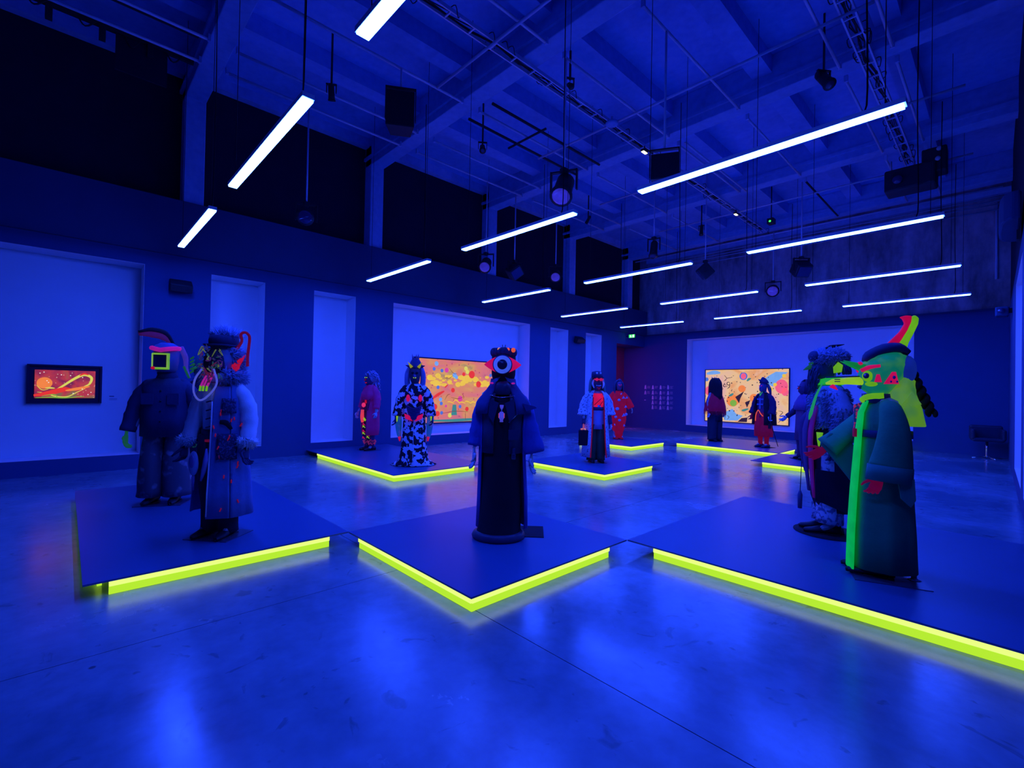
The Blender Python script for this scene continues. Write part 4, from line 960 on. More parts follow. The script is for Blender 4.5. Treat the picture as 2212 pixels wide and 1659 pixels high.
# --- cow print
r = thing('costumed_mannequin', 'mannequin in a floor-length black and white cow-print robe with a horned headdress', 'mannequin', (-7.87, 4.89, PT), 55, scale=1.04)
cow = patt('cow_print', (.008, .010, .03), (.78, .80, .86), 'noise', 11.5, .50, soft=.012)
body(r); plate(r)
MB().loft([(0, .04, .008, .42, .30), (0, .02, .03, .36, .28), (0, .0, .10, .27, .24), (0, 0, .30, .235, .215), (0, 0, .60, .21, .19), (0, 0, .85, .20, .17), (0, 0, 1.10, .195, .155), (0, 0, 1.32, .215, .15), (0, 0, 1.43, .20, .13), (0, 0, 1.50, .10, .09)], 44, fold=(7, .03, 0)).build('robe', cow, r)
MB().tube([(0, -.305, .03), (0, -.25, .10), (0, -.222, .30), (0, -.198, .60), (0, -.178, .85)], .005, 5).build('zip', white, r)
for s in (-1, 1):
    sleeve(r, [(s*.17, 0, 1.41), (s*.235, .0, 1.28), (s*.27, .0, 1.10), (s*.30, -.02, .90)], [.075, .085, .09, .105], cow)
    MB().tube([(s*.30, .02, .96), (s*.29, .02, .80), (s*.275, .03, .60), (s*.25, .03, .44)], [.06, .065, .05, .02], 10, smooth=3, flat=.5).build('rainbow_scarf', patt('rainbow_print', (.05, .25, .4), (.2, .2, .6), 'noise', 7, .5, lin(8, 50, 90), lin(80, 40, 110), .3), r)
    MB().tube([(s*.31, -.03, .92), (s*.315, -.05, .80)], [.022, .012], 7).build('lime_tag', neonl, r)
    MB().tube([(s*.262, -.02, .52), (s*.255, -.02, .44)], [.03, .01], 7).build('pink_tag', neonp, r)
    hand(r, (s*.335, -.05, .88), (0, -.15, -1), (0, -1, 0), navy, .5, 'glove', 1.1)
    g = MB().prism([(0, 0), (s*.13, .05), (s*.15, .14), (s*.05, .10)], (s*.02, -.19, .82), (1, 0, 0), (0, 0, 1), .012).build('pink_wing', neonp, r, smooth=False)
    MB().ell((s*.11, -.17, 1.24), .035, .02, .065, 10, 7).build('pink_patch', neonp, r)
g = MB()
for k in range(7): g.tube([(-.14+.01*k, -.175, 1.10-.035*k), (0, -.20, 1.04-.03*k), (.14-.01*k, -.175, 1.10-.035*k)], .018, 6, smooth=3)
g.build('dark_harness', cloth('dark_violet_net', (.06, .03, .14)), r)
hd = MB().loft([(0, -.03, 1.52, .065, .08), (0, -.05, 1.57, .085, .11), (0, -.05, 1.66, .095, .125), (0, -.02, 1.75, .10, .12), (0, 0, 1.82, .08, .09)], 20).build('skull_mask', cloth('dark_skull', (.05, .045, .10)), r)
for s in (-1, 1): MB().ell((s*.04, -.165, 1.70), .026, .014, .022, 10, 7).build('eye_socket', blackc, hd)
MB().cone((0, -.17, 1.65), (0, -.235, 1.60), .03, 8).build('snout', cloth('violet_snout', (.12, .07, .22)), hd)
MB().box(-.025, .025, -.19, -.165, 1.602, 1.622).build('lime_mouth', neonl, hd, smooth=False)
q = MB()
for s in (-1, 1): q.tube([(s*.11, .0, 1.80), (s*.14, .0, 1.68), (s*.14, .0, 1.5), (s*.10, -.05, 1.38)], [.035, .05, .05, .02], 10, smooth=4)
q.build('headcloth', cloth('pale_headcloth', (.20, .24, .48)), hd)
dr = MB().loft([(0, .0, 1.79, .125, .12), (0, .0, 1.85, .12, .115), (0, 0, 1.92, .085, .08), (0, 0, 1.98, .05, .05)], 20, fold=(7, .10, 0)).build('headdress', cloth('blue_headdress', (.05, .06, .2)), r)
for s in (-1, 1):
    MB().cone((s*.06, -.11, 1.80), (s*.13, -.13, 1.90), .03, 8).build('yellow_horn', fluor('horn_yellow', (150, 150, 30)), dr)
    MB().cone((s*.10, -.03, 1.82), (s*.18, -.05, 1.84), .03, 8).build('spike', navy, dr)
for k in range(9):
    a = k*.7; MB().cone((math.cos(a)*.05, math.sin(a)*.05, 1.95), (math.cos(a)*.07, math.sin(a)*.07, 2.02+.02*(k % 3)), .014, 6).build('crown_spike', mat('violet_spike', (.12, .07, .25), .7), dr)

# --- giant eye
r = thing('costumed_mannequin', 'mannequin with one giant red-rimmed eyeball for a head, black dress and cobalt cape', 'mannequin', (-3.52, 3.22, PT), 44, scale=1.0)
body(r, el=((-.25, .01, 1.12), (.26, .02, 1.12)), wr=((-.275, -.02, .90), (.295, -.01, .87)))
MB().box(-.05, .44, .02, .40, 0, .006).build('base_plate', blackc, r, smooth=False)  # flat black sheet laid off-centre as the figure's painted shadow
MB().loft([(-.02, .0, .008, .245, .22), (-.02, .0, .05, .235, .21), (-.015, 0, .09, .215, .19), (0, 0, .35, .205, .175), (0, 0, .70, .19, .16), (0, 0, .95, .18, .145), (0, 0, 1.15, .175, .135), (0, 0, 1.36, .19, .13), (0, 0, 1.46, .10, .09)], 40, fold=(6, .015, 0)).build('dress', blackc, r)
MB().loft([(-.02, 0, .006, .262, .235), (-.02, 0, .03, .27, .24), (-.02, 0, .06, .255, .225), (-.02, 0, .075, .235, .21)], 40).build('hem_roll', leather, r)
MB().loft([(.01, .03, .10, .25, .21), (.01, .03, .40, .245, .205), (0, .02, .80, .23, .19), (0, 0, 1.10, .225, .17), (0, 0, 1.30, .23, .165), (0, 0, 1.43, .20, .14), (0, 0, 1.49, .12, .10)], 44, fold=(6, .03, 2), arc=(-22, 202)).build('coat', cobalt, r, solid=.012)
jk = MB().loft([(0, 0, .86, .205, .16), (0, 0, 1.10, .205, .155), (0, 0, 1.30, .215, .155), (0, 0, 1.42, .20, .14), (0, 0, 1.48, .13, .10)], 40, fold=(5, .02, 0), arc=(-68, 248)).build('leather_jacket', leather, r, solid=.014)
MB().prism([(.03, 1.36), (.12, 1.40), (.13, 1.24), (.08, 1.16)], (0, -.172, 0), (1, 0, 0), (0, 0, 1), .012).build('lapel', leather, jk, smooth=False)
MB().prism([(-.03, 1.36), (-.12, 1.40), (-.13, 1.24), (-.08, 1.16)], (0, -.172, 0), (1, 0, 0), (0, 0, 1), .012).build('lapel', leather, jk, smooth=False)
MB().box(.07, .17, -.168, -.152, 1.00, 1.10).build('jacket_pocket', leather, jk, smooth=False)
MB().tube([(.07, -.172, 1.17), (.12, -.168, 1.22), (.16, -.155, 1.26)], .004, 5).build('zip', M_chrome, jk)
MB().ell((-.115, -.165, 1.24), .013, .009, .013, 8, 6).build('stud', palehand, jk)
b = MB()
for a, c, d, e2 in ((.105, .145, .812, .82), (.105, .145, .858, .866), (.105, .111, .812, .866), (.139, .145, .812, .866)): b.box(a, c, -.176, -.162, d, e2)
b.build('belt_buckle', M_chrome, jk, smooth=False)
MB().box(.112, .138, -.17, -.155, .82, .92).build('belt_strap', leather, jk, smooth=False)
for s in (-1, 1):
    sleeve(r, [(s*.15, 0, 1.42), (s*.215, .01, 1.30), (s*.255, .01, 1.10), (s*.275, .0, .92)] if s < 0 else [(s*.15, .02, 1.42), (s*.22, .02, 1.30), (s*.27, .02, 1.08), (s*.315, .02, .86)], [.075, .075, .072, .075] if s < 0 else [.07, .08, .10, .125], cobalt, 'cape_sleeve', 18, .8)
    hand(r, (s*.28, -.03, .87) if s < 0 else (.30, -.02, .83), (-s*.04, -.10, -1), (-s*.3, -1, 0), palehand, .3, k=1.15)
MB().loft([(0, .0, 1.25, .275, .20), (0, 0, 1.36, .255, .185), (0, 0, 1.46, .18, .145), (0, 0, 1.54, .125, .12), (0, .0, 1.60, .115, .115)], 36, fold=(5, .04, 2), arc=(-58, 238)).build('cowl', cloth('navy_cowl', (.05, .065, .22)), r, solid=.014)
MB().prism([(.20, 1.36), (.33, 1.33), (.345, 1.315), (.24, 1.28)], (0, -.10, 0), (1, 0, 0), (0, 0, 1), .02).build('cowl_point', cloth('navy_cowl', (.05, .065, .22)), r, smooth=False)
MB().loft([(0, -.01, 1.44, .14, .13), (0, -.01, 1.53, .125, .125), (0, -.0, 1.58, .10, .11)], 28, fold=(4, .05, 0)).build('neck_wrap', leather, r)
MB().tube([(-.12, -.13, 1.435), (-.03, -.16, 1.415), (.05, -.155, 1.42), (.12, -.13, 1.43)], .005, 5, smooth=3).build('neck_cord', M_chrome, r)
hd = MB().loft([(0, 0, 1.55, .10, .11), (0, 0, 1.64, .12, .13), (0, 0, 1.75, .125, .135), (0, .0, 1.84, .12, .13), (0, .0, 1.90, .085, .09), (0, 0, 1.92, .03, .03)], 24).build('head_hood', blackc, r)
alm = []
for k in range(25):
    t = -1+2*k/24; alm.append((t*.185, .088*(1-abs(t)**1.9)))
alm += [(x, -z*.95) for x, z in alm[-2:0:-1]]
MB().prism(alm, (0, -.135, 1.735), (1, 0, 0), (0, 0, 1), .035).build('eye_lid', fluor('eye_red', (205, 14, 92)), hd, smooth=False, bev=.008)
MB().tube([(0, -.155, 1.735), (0, -.20, 1.735)], .096, 36).build('eye_rim', navy, hd)
MB().tube([(0, -.19, 1.735), (0, -.215, 1.735), (0, -.225, 1.735)], [.088, .086, .076], 36).build('eye_white', fluor('eye_white', (62, 92, 235), .75), hd)
MB().tube([(0, -.215, 1.735), (0, -.232, 1.735)], [.05, .048], 32).build('pupil', mat('black_pupil', (.01, .012, .05), .3), hd)
for s in (-1, 1): MB().prism([(s*.02, 1.62), (s*.07, 1.60), (s*.12, 1.565), (s*.11, 1.545), (s*.05, 1.575)], (0, -.13, 0), (1, 0, 0), (0, 0, 1), .015).build('collar_fin', denim, hd, smooth=False)
for s in (-1, 1): MB().ell((s*.105, -.14, 1.555), .02, .01, .01, 8, 6).build('pink_tip', mag, hd)
for k in range(11):
    a = -1.6+k*.32; MB().ell((math.sin(a)*.105, -.03-math.cos(a)*.07, 1.865), .032, .03, .045, 10, 8).build('beanie_petal', navy, hd)
for x, mm in ((-.04, fluor('spot_peach', (220, 140, 90))), (.045, neono), (.10, neono)): MB().ell((x, -.105, 1.885), .022, .012, .024, 10, 7).build('orange_spot', mm, hd)
for x in (-.01, .01): MB().tube([(x, -.02, 1.91), (x*1.6, -.02, 1.945)], .003, 5).build('bristle', blackc, hd)
pn = MB().tube([(0, -.175, 1.34), (0, -.178, 1.315), (0, -.178, 1.30)], [.020, .016, .008], 10).build('pendant', fluor('pendant_violet', (72, 70, 215), .7), r)
MB().tube([(0, -.178, 1.305), (0, -.178, 1.275)], .007, 8).build('pendant_stem', palehand, pn)
MB().tube([(0, -.18, 1.275), (0, -.18, 1.262), (0, -.18, 1.21), (0, -.18, 1.195), (0, -.18, 1.175)], [.014, .024, .024, .015, .018], 12).build('pendant_bottle', fluor('pendant_violet', (72, 70, 215), .7), pn)
for s in (-1, 1): MB().box(s*.026-.003, s*.026+.003, -.19, -.17, 1.215, 1.26).build('pendant_edge', fluor('pendant_pink', (190, 70, 120)), pn, smooth=False)

# --- pale long coat with a bag
r = thing('costumed_mannequin', 'mannequin in a pale long coat edged in red, with long green-grey hair', 'mannequin', (-5.93, 8.09, PT), 52, scale=1.0)
body(r, el=((-.27, .0, 1.13), (.26, .02, 1.13)), wr=((-.29, -.08, .90), (.29, -.03, .90))); plate(r)
pale = patt('speckled_pale_coat', (.16, .17, .28), (.70, .72, .82), 'noise', 30, .38, soft=.03)
legs(r, darkteal, .80, .12, .10, .05, .095, .04)
for s in (-1, 1): shoe(r, s*.10, shoeb)
coat = MB().loft([(0, .02, .12, .30, .25), (0, .01, .45, .27, .22), (0, 0, .85, .24, .19), (0, 0, 1.15, .225, .165), (0, 0, 1.34, .225, .155), (0, 0, 1.44, .19, .13), (0, 0, 1.50, .10, .09)], 44, fold=(6, .03, 1), arc=(-58, 238)).build('coat', pale, r, solid=.012)
for s in (-1, 1): MB().tube([(s*.165, -.20, .12), (s*.145, -.182, .45), (s*.128, -.165, .85), (s*.12, -.145, 1.15), (s*.11, -.135, 1.36)], .013, 6, smooth=3).build('red_edging', dullr, coat)
MB().loft([(0, 0, .70, .175, .155), (0, 0, .82, .17, .15), (0, 0, 1.05, .165, .14), (0, 0, 1.20, .165, .14)], 28, fold=(8, .02, 0)).build('tunic', cloth('pale_blue_tunic', (.34, .35, .60)), r)
MB().loft([(0, 0, 1.09, .168, .146), (0, 0, 1.16, .168, .146)], 28).build('sash', navy, r)
MB().loft([(0, 0, 1.16, .165, .140), (0, 0, 1.30, .165, .140), (0, 0, 1.44, .12, .10)], 28).build('red_top', fluor('glow_red_top', (220, 18, 72)), r)
for a, b in (((-.09, 1.20), (.06, 1.34)), ((.02, 1.18), (.09, 1.28))): MB().tube([(a[0], -.148, a[1]), (b[0], -.148, b[1])], .006, 5).build('black_lace', blackc, r)
for s in (-1, 1):
    sleeve(r, [(s*.17, 0, 1.41), (s*.24, .0, 1.28), (s*.275, .0, 1.10), (s*.29, -.02, .98)], [.075, .09, .105, .12], pale, flat=.8)
    sleeve(r, [(s*.28, -.01, 1.02), (s*.292, -.07, .80)], [.045, .040], cloth('dark_undersleeve', (.06, .05, .14)), 'undersleeve')
    hand(r, (s*.292, -.08, .80), (0, -.1, -1), (0, -1, 0), fluor('pinkish_glove', (160, 70, 110)) if s < 0 else palehand, .7, 'glove', 1.0)
fc = MB().loft([(0, -.03, 1.50, .05, .06), (0, -.05, 1.55, .08, .10), (0, -.04, 1.66, .09, .11), (0, -.0, 1.78, .08, .09)], 18).build('face', cloth('dark_blue_face', (.05, .05, .12)), r)
g = MB()
for s in (-1, 1): g.tube([(s*.045, -.13, 1.73), (s*.045, -.165, 1.73)], .032, 12)
g.box(-.10, .10, -.14, -.12, 1.72, 1.745); g.build('red_goggles', fluor('goggle_red', (190, 26, 90)), fc)
MB().tube([(-.05, -.13, 1.61), (0, -.155, 1.595), (.05, -.13, 1.61)], .009, 6).build('mouth', palehand, fc)
MB().cone((0, -.14, 1.68), (0, -.20, 1.65), .022, 8).build('nose', navy, fc)
MB().tube([(-.03, -.14, 1.57), (0, -.16, 1.53), (.03, -.14, 1.57)], .014, 6).build('red_chin', dullr, fc)
hm = cloth('green_grey_hair', (.12, .28, .26)); g = MB()
for k in range(46):
    a = rs.uniform(-.25, pi+.25); x = math.cos(a)*.115; y = math.sin(a)*.10
    g.tube([(x*.7, y*.7, 1.80), (x*1.15, y*1.1, 1.70), (x*1.35, y*1.2-.01, 1.52), (x*1.45+rs.uniform(-.02, .02), y*1.1-.03, 1.25+rs.uniform(-.08, .08))], [.02, .028, .024, .006], 6, smooth=3)
g.build('long_hair', hm, r)['kind'] = 'stuff'
for s in (-1, 1): MB().tube([(s*.09, -.07, 1.72), (s*.115, -.09, 1.64), (s*.09, -.12, 1.55)], [.02, .024, .012], 7, smooth=3).build('pale_lock', white, fc)
hat = MB().loft([(0, -.01, 1.77, .12, .125), (0, -.01, 1.83, .12, .12), (0, 0, 1.89, .11, .11), (0, 0, 1.91, .04, .04)], 22).build('cap', navy, r)
MB().loft([(0, -.05, 1.765, .13, .15), (0, -.055, 1.778, .135, .155)], 22).build('cap_peak', navy, hat)
for x in (-.035, .04): MB().ell((x, -.115, 1.86), .024, .02, .022, 10, 7).build('cap_eye', white, hat)
bag = thing('handbag', 'flat black bag held by the pale-coated mannequin', 'bag', (-5.93, 8.09, PT), 52)
MB().box(-.40, -.20, -.135, -.085, .36, .68).build('bag_body', blackc, bag, smooth=False, bev=.015)
MB().tube([(-.34, -.11, .67), (-.335, -.11, .70), (-.265, -.11, .70), (-.26, -.11, .67)], .012, 8, smooth=3).build('handle', fluor('peach_handle', (215, 140, 130)), bag)

# --- red spotted robe
r = thing('costumed_mannequin', 'mannequin in a red robe scattered with pale dots and triangles', 'mannequin', (-8.35, 12.52, PT), 52, scale=1.0)
body(r, el=((-.27, .0, 1.13), (.31, -.04, 1.16)), wr=((-.29, -.05, .90), (.38, -.10, .96))); plate(r)
red = fluor('red_robe', (118, 4, 48))
for s in (-1, 1): shoe(r, s*.08, dullr)
MB().loft([(.02, 0, .05, .11, .11), (.02, 0, .20, .13, .13), (0, 0, .34, .20, .17), (0, 0, .60, .25, .20), (0, 0, .95, .25, .19), (0, 0, 1.20, .24, .175), (0, 0, 1.40, .20, .14), (0, 0, 1.50, .09, .08)], 40, fold=(9, .04, 0)).build('robe', red, r)
lv = cloth('pale_lavender_print', (.42, .42, .60))
def on_robe(a, z):
    q = math.radians(a); k = 1.0 if z > .55 else .8; return V(math.cos(q)*.262*k, math.sin(q)*.205*k, z)
for k, (a, z, rd) in enumerate(((-100, 1.22, .05), (-70, 1.30, .05), (-110, .95, .065), (-45, 1.02, .05), (-120, .70, .05), (-65, .76, .06), (-95, .60, .05), (-50, .44, .06), (-125, .46, .05), (-30, 1.30, .05), (-40, .78, .06), (-85, 1.42, .035))):
    p = on_robe(a, z)
    if k % 2 == 0: MB().ell(p, rd, .012, rd*.8, 12, 7).build('pale_dot', lv, r)
    else: MB().prism([(-rd, -rd*.8), (rd, -rd*.4), (.0, rd)], p+V(0, -.005, 0), (1, 0, 0), (0, 0, 1), .012).build('pale_triangle', lv, r, smooth=False)
for s in (-1, 1):
    e = [(s*.17, 0, 1.41), (s*.25, -.01, 1.28), (s*.31, -.04, 1.16), (s*(.38 if s > 0 else .30), -.09, .98 if s > 0 else .92)]
    sleeve(r, e, [.075, .09, .10, .11], red, flat=.8)
    hand(r, e[3], (s*.35, -.25, -1), (0, -1, .1), cloth('teal_glove', (.20, .40, .42)), .3, 'glove', 1.1)
fc = MB().loft([(0, -.03, 1.50, .05, .06), (0, -.05, 1.57, .08, .10), (0, -.03, 1.68, .09, .11), (0, 0, 1.79, .08, .09)], 18).build('face', cloth('plum_mask', (.12, .06, .16)), r)
for s in (-1, 1): MB().ell((s*.035, -.14, 1.69), .018, .01, .012, 8, 6).build('eye', mag, fc)
MB().cone((0, -.13, 1.66), (0, -.185, 1.62), .02, 8).build('nose', dullr, fc)
g = MB()
for k in range(40):
    a = rs.uniform(-.5, pi+.5); x = math.cos(a)*.11; y = math.sin(a)*.10
    g.tube([(x*.5, y*.5, 1.83), (x*1.15, y*1.1, 1.72), (x*1.3, y*1.2, 1.55), (x*1.3, y*1.1-.03, 1.35+rs.uniform(-.06, .06))], [.03, .03, .025, .006], 6, smooth=3)
g.build('long_hair', cloth('dark_blue_hair', (.03, .05, .12)), r)['kind'] = 'stuff'
MB().tube([(-.09, -.04, 1.80), (0, -.07, 1.87), (.09, -.02, 1.80)], .012, 6, smooth=3).build('hair_band', denim, r)

# --- long black hair, purple cape
r = thing('costumed_mannequin', 'mannequin with very long black hair over a fringed purple cape and dark trousers', 'mannequin', (-6.24, 14.64, PT), 70, scale=1.04)
body(r); plate(r)
legs(r, cloth('black_flares', (.015, .03, .06)), .95, .13, .125, .05, .11, .04)
for s in (-1, 1): shoe(r, s*.11, shoeb)
MB().loft([(0, .0, .62, .22, .18), (0, 0, .95, .215, .17), (0, 0, 1.2, .21, .16), (0, 0, 1.45, .14, .11)], 34, fold=(5, .02, 0)).build('long_tunic', cloth('black_tunic', (.02, .035, .075)), r)
pl = fluor('deep_purple', (62, 4, 70))
MB().loft([(0, 0, .90, .34, .27), (0, 0, 1.05, .32, .25), (0, 0, 1.25, .27, .20), (0, 0, 1.42, .20, .14), (0, 0, 1.52, .09, .09)], 40, fold=(9, .03, 0)).build('cape', pl, r)
g = MB()
for k in range(50):
    a = 2*pi*k/50; g.tube([(math.cos(a)*.335, math.sin(a)*.265, .91), (math.cos(a)*.34, math.sin(a)*.27, .80+rs.uniform(-.03, .03))], [.012, .003], 4)
g.build('fringe', pl, r)['kind'] = 'stuff'
for s in (-1, 1): hand(r, (s*.30, -.04, .86), (0, -.12, -1), (0, -1, 0), palehand, .4)
g = MB().ell((0, 0, 1.74), .14, .15, .14, 18, 12)
for k in range(70):
    a = 2*pi*k/70; x = math.cos(a)*.14; y = math.sin(a)*.15
    g.tube([(x*.5, y*.5, 1.87), (x*1.0, y*1.0, 1.74), (x*1.15, y*1.15, 1.5), (x*1.25, y*1.3, 1.24+rs.uniform(-.1, .1))], [.03, .032, .028, .008], 6, smooth=3)
g.build('long_hair', blackc, r)['kind'] = 'stuff'
MB().tube([(math.cos(a)*.10, math.sin(a)*.11, 1.85) for a in [k*pi/8 for k in range(17)]], .014, 6).build('hair_band', denim, r)
for a in (.6, 2.2, 3.6): MB().cone((math.cos(a)*.08, math.sin(a)*.08, 1.87), (math.cos(a)*.11, math.sin(a)*.11, 1.93), .016, 6).build('band_spike', denim, r)

# --- dark coat, red trousers, cane
r = thing('costumed_mannequin', 'mannequin in a black cloak with rolled red trousers and a pointed hat', 'mannequin', (-4.70, 14.24, PT), -22, scale=1.02)
body(r, wr=((-.29, -.06, .90), (.29, -.12, .88))); MB().box(-.22, .22, -.12, .2, 0, .006).build('base_plate', blackc, r, smooth=False)
rt = fluor('wine_trousers', (84, 4, 60))
legs(r, rt, .95, .135, .15, .40, .11, .05)
for s in (-1, 1):
    MB().loft([(s*.10, 0, .08, .05, .06), (s*.10, 0, .22, .055, .06), (s*.105, 0, .44, .085, .09)], 16).build('calf_wrap', fluor('red_calf', (100, 4, 44)), r)
    shoe(r, s*.10, cloth('teal_shoe', (.03, .07, .16)))
MB().loft([(0, .02, .62, .33, .24), (0, .02, .85, .32, .235), (0, .01, 1.12, .29, .21), (0, 0, 1.32, .25, .17), (0, 0, 1.43, .19, .13), (0, 0, 1.50, .09, .08)], 40, fold=(6, .04, 0), arc=(-60, 240)).build('cloak', blackc, r, solid=.012)
torso(r, cloth('violet_vest', (.06, .04, .16)), .82, 1.46, .18, .19, .13, .125, 'vest', .03)
for z, w0 in ((1.16, .10), (1.30, .10)): MB().box(-.10, .10, -.15, -.135, z, z+.04).build('cross_bar', denim, r, smooth=False)
MB().box(-.02, .02, -.152, -.136, 1.05, 1.36).build('cross_bar', denim, r, smooth=False)
MB().tube([(-.13, -.16, .72), (-.10, -.18, .88), (-.02, -.19, 1.02), (.06, -.185, .92), (.12, -.17, .86)], .012, 7, smooth=4).build('orange_cord', neono, r)
MB().tube([(-.05, -.10, 1.52), (.0, -.15, 1.42), (.04, -.11, 1.52)], .012, 6).build('green_collar', fluor('mint', (40, 150, 100)), r)
for s in (-1, 1):
    sleeve(r, [(s*.17, 0, 1.41), (s*.25, .0, 1.28), (s*.29, -.02, 1.08), (s*.30, -.08, .92)], [.07, .085, .09, .10], cloth('dark_violet', (.04, .02, .10)))
    hand(r, (s*.30, -.11, .88), (-s*.05, -.25, -1), (0, -1, .3), palehand if s > 0 else pl, .7, k=1.15)
fc = MB().loft([(0, -.03, 1.50, .05, .06), (0, -.05, 1.57, .08, .10), (0, -.03, 1.68, .09, .11), (0, 0, 1.78, .08, .09)], 18).build('face', cloth('blue_mask', (.07, .08, .22)), r)
for s in (-1, 1): MB().ell((s*.035, -.14, 1.69), .018, .01, .013, 8, 6).build('eye', mag, fc)
MB().cone((0, -.13, 1.66), (0, -.20, 1.62), .022, 8).build('nose', denim, fc)
MB().tube([(.08, .03, 1.74), (.13, .05, 1.60), (.17, .05, 1.44)], [.03, .045, .02], 8, smooth=3).build('ear_flap', leather, fc)
MB().loft([(0, 0, 1.76, .12, .125), (0, -.01, 1.83, .10, .10), (0, -.03, 1.89, .06, .06), (0, -.05, 1.93, .02, .02)], 20).build('hat', navy, r)
MB().cone((0, -.08, 1.80), (0, -.23, 1.87), .04, 8).build('hat_point', navy, r)
cane = thing('cane', 'thin dark cane held slanting by the red-trousered mannequin', 'cane', (-4.70, 14.24, PT), -22)
MB().tube([(.335, -.17, .90), (.335, -.175, .80), (.62, -.20, .10)], [.012, .011, .008], 8).build('shaft', M_dark, cane)
MB().box(.31, .36, -.20, -.15, .55, .68).build('tag', blackc, cane, smooth=False)
MB().tube([(.335, -.17, .90), (.335, -.20, .95), (.335, -.25, .95)], .013, 8, smooth=3).build('crook', M_dark, cane)

# --- fur jacket seen from the side
r = thing('costumed_mannequin', 'mannequin in a grey-blue fur jacket and fur hat with dark skirt and white trousers', 'mannequin', (-1.34, 6.07, PT), -62, scale=1.08)
body(r, el=((-.25, -.02, 1.13), (.26, .03, 1.13)), wr=((-.27, -.10, .92), (.27, -.02, .90)))
plate(r, .30, .3, blackc, True)
MB().tube([(.06, .10, 0), (.06, .10, .10), (.06, .10, .34)], [.03, .016, .014], 12).build('support_rod', M_chrome, r)
legs(r, patt('white_print_trousers', (.16, .17, .30), (.56, .58, .70), 'noise', 26, .42, soft=.08), .9, .12, .115, .12, .085, .07)
for s in (-1, 1): shoe(r, s*.09, shoeb, -.02, .32)
MB().loft([(0, .05, .24, .21, .16), (0, .05, .36, .22, .20), (0, .03, .60, .22, .19), (0, .0, .90, .20, .165), (0, 0, 1.08, .19, .15)], 36, fold=(5, .03, 0)).build('skirt', cloth('black_skirt', (.012, .014, .04)), r)
g = MB().prism([(-.17, .36), (.17, .22), (.24, .30), (.20, .62), (-.17, .66)], (.215, 0, 0), (0, 1, 0), (0, 0, 1), .012).build('skirt_flap', cloth('black_skirt', (.012, .014, .04)), r, smooth=False)
for k, (x, y0, zt, zb, mm) in enumerate(((.10, -.17, 1.28, .36, purple), (.04, -.20, 1.25, .42, cloth('mauve_drape', (.16, .07, .20))), (-.05, -.21, 1.20, .60, cloth('plum_drape', (.10, .04, .15))))):
    MB().tube([(x, y0+.03, zt), (x+.01, y0-.02, (zt+zb)/2+.2), (x, y0-.01, (zt+zb)/2-.1), (x, y0+.02, zb)], [.05, .065, .06, .03], 10, smooth=3, flat=.35, up=(1, 0, 0)).build('drape', mm, r)
c = MB().loft([(0, 0, 1.06, .20, .16), (0, 0, 1.15, .23, .18), (0, 0, 1.30, .23, .175), (0, 0, 1.42, .20, .145), (0, 0, 1.50, .10, .09)], 34, fold=(7, .03, 0))
for k in range(1500):
    a = rs.uniform(0, 2*pi); z = rs.uniform(1.05, 1.45); q = .225-.5*max(0, z-1.35)
    c.tuft((math.cos(a)*q, math.sin(a)*q*.78, z), (math.cos(a), math.sin(a), -.6+rs.gauss(0, .4)), rs.uniform(.015, .035), .010)
jk = c.build('fur_jacket', greyfur, r); jk['kind'] = 'stuff'
for s in (-1, 1):
    e = [(s*.18, 0, 1.41), (s*.245, .03, 1.27), (s*.265, .05, 1.10), (s*.27, .0, .93)]
    g = MB()
    for k in range(520):
        t = rs.random()*3; i2 = min(2, int(t)); p = Vector(e[i2]).lerp(Vector(e[i2+1]), t-i2); a = rs.uniform(0, 2*pi); q = (.075, .090, .086, .068)[i2]
        g.tuft(p+V(math.cos(a)*q, math.sin(a)*q, 0), (math.cos(a), math.sin(a), -.7+rs.gauss(0, .3)), rs.uniform(.02, .04), .011)
    g.build('sleeve_fur', greyfur, r)['kind'] = 'stuff'
    sleeve(r, e, [.075, .092, .088, .07], greyfur, 'fur_sleeve')
    hand(r, (s*.27, -.02, .90), (0, -.12, -1), (0, -1, 0), navy, .5, 'glove', 1.15)
MB().tube([(.205, .05, 1.36), (.24, .02, 1.2), (.245, .06, 1.08)], [.012, .02, .012], 7, smooth=3).build('dark_strap', blackc, jk)
MB().loft([(0, 0, 1.49, .13, .12), (0, .01, 1.53, .11, .115), (0, .01, 1.57, .085, .09)], 26, fold=(4, .04, 0)).build('green_collar', fluor('green_scarf', (30, 175, 60)), r)
MB().tube([(.14, -.10, 1.50), (.17, -.16, 1.38), (.15, -.20, 1.20), (.14, -.21, 1.14)], [.008, .014, .02, .006], 7, smooth=3, flat=.4).build('green_ribbon', fluor('ribbon_green', (30, 150, 100)), r)
MB().cone((.19, -.13, 1.02), (.20, -.14, .86), .03, 8).build('green_tag', neong, r)
MB().tube([(-.08, -.16, 1.10), (-.1, -.21, .80), (-.1, -.225, .38)], .004, 5).build('tassel_cord', navy, r)
MB().tube([(-.1, -.225, .38), (-.1, -.225, .34), (-.1, -.225, .20)], [.012, .024, .020], 8).build('tassel', cloth('blue_tassel', (.06, .09, .25)), r)
fc = MB().loft([(0, -.03, 1.55, .06, .08), (0, -.06, 1.60, .085, .11), (0, -.05, 1.68, .095, .12), (0, 0, 1.76, .09, .11)], 18).build('mask', cloth('dark_teal_mask', (.03, .07, .14)), r)
MB().cone((0, -.16, 1.68), (0, -.235, 1.64), .028, 8).build('nose', dkgreen, fc)
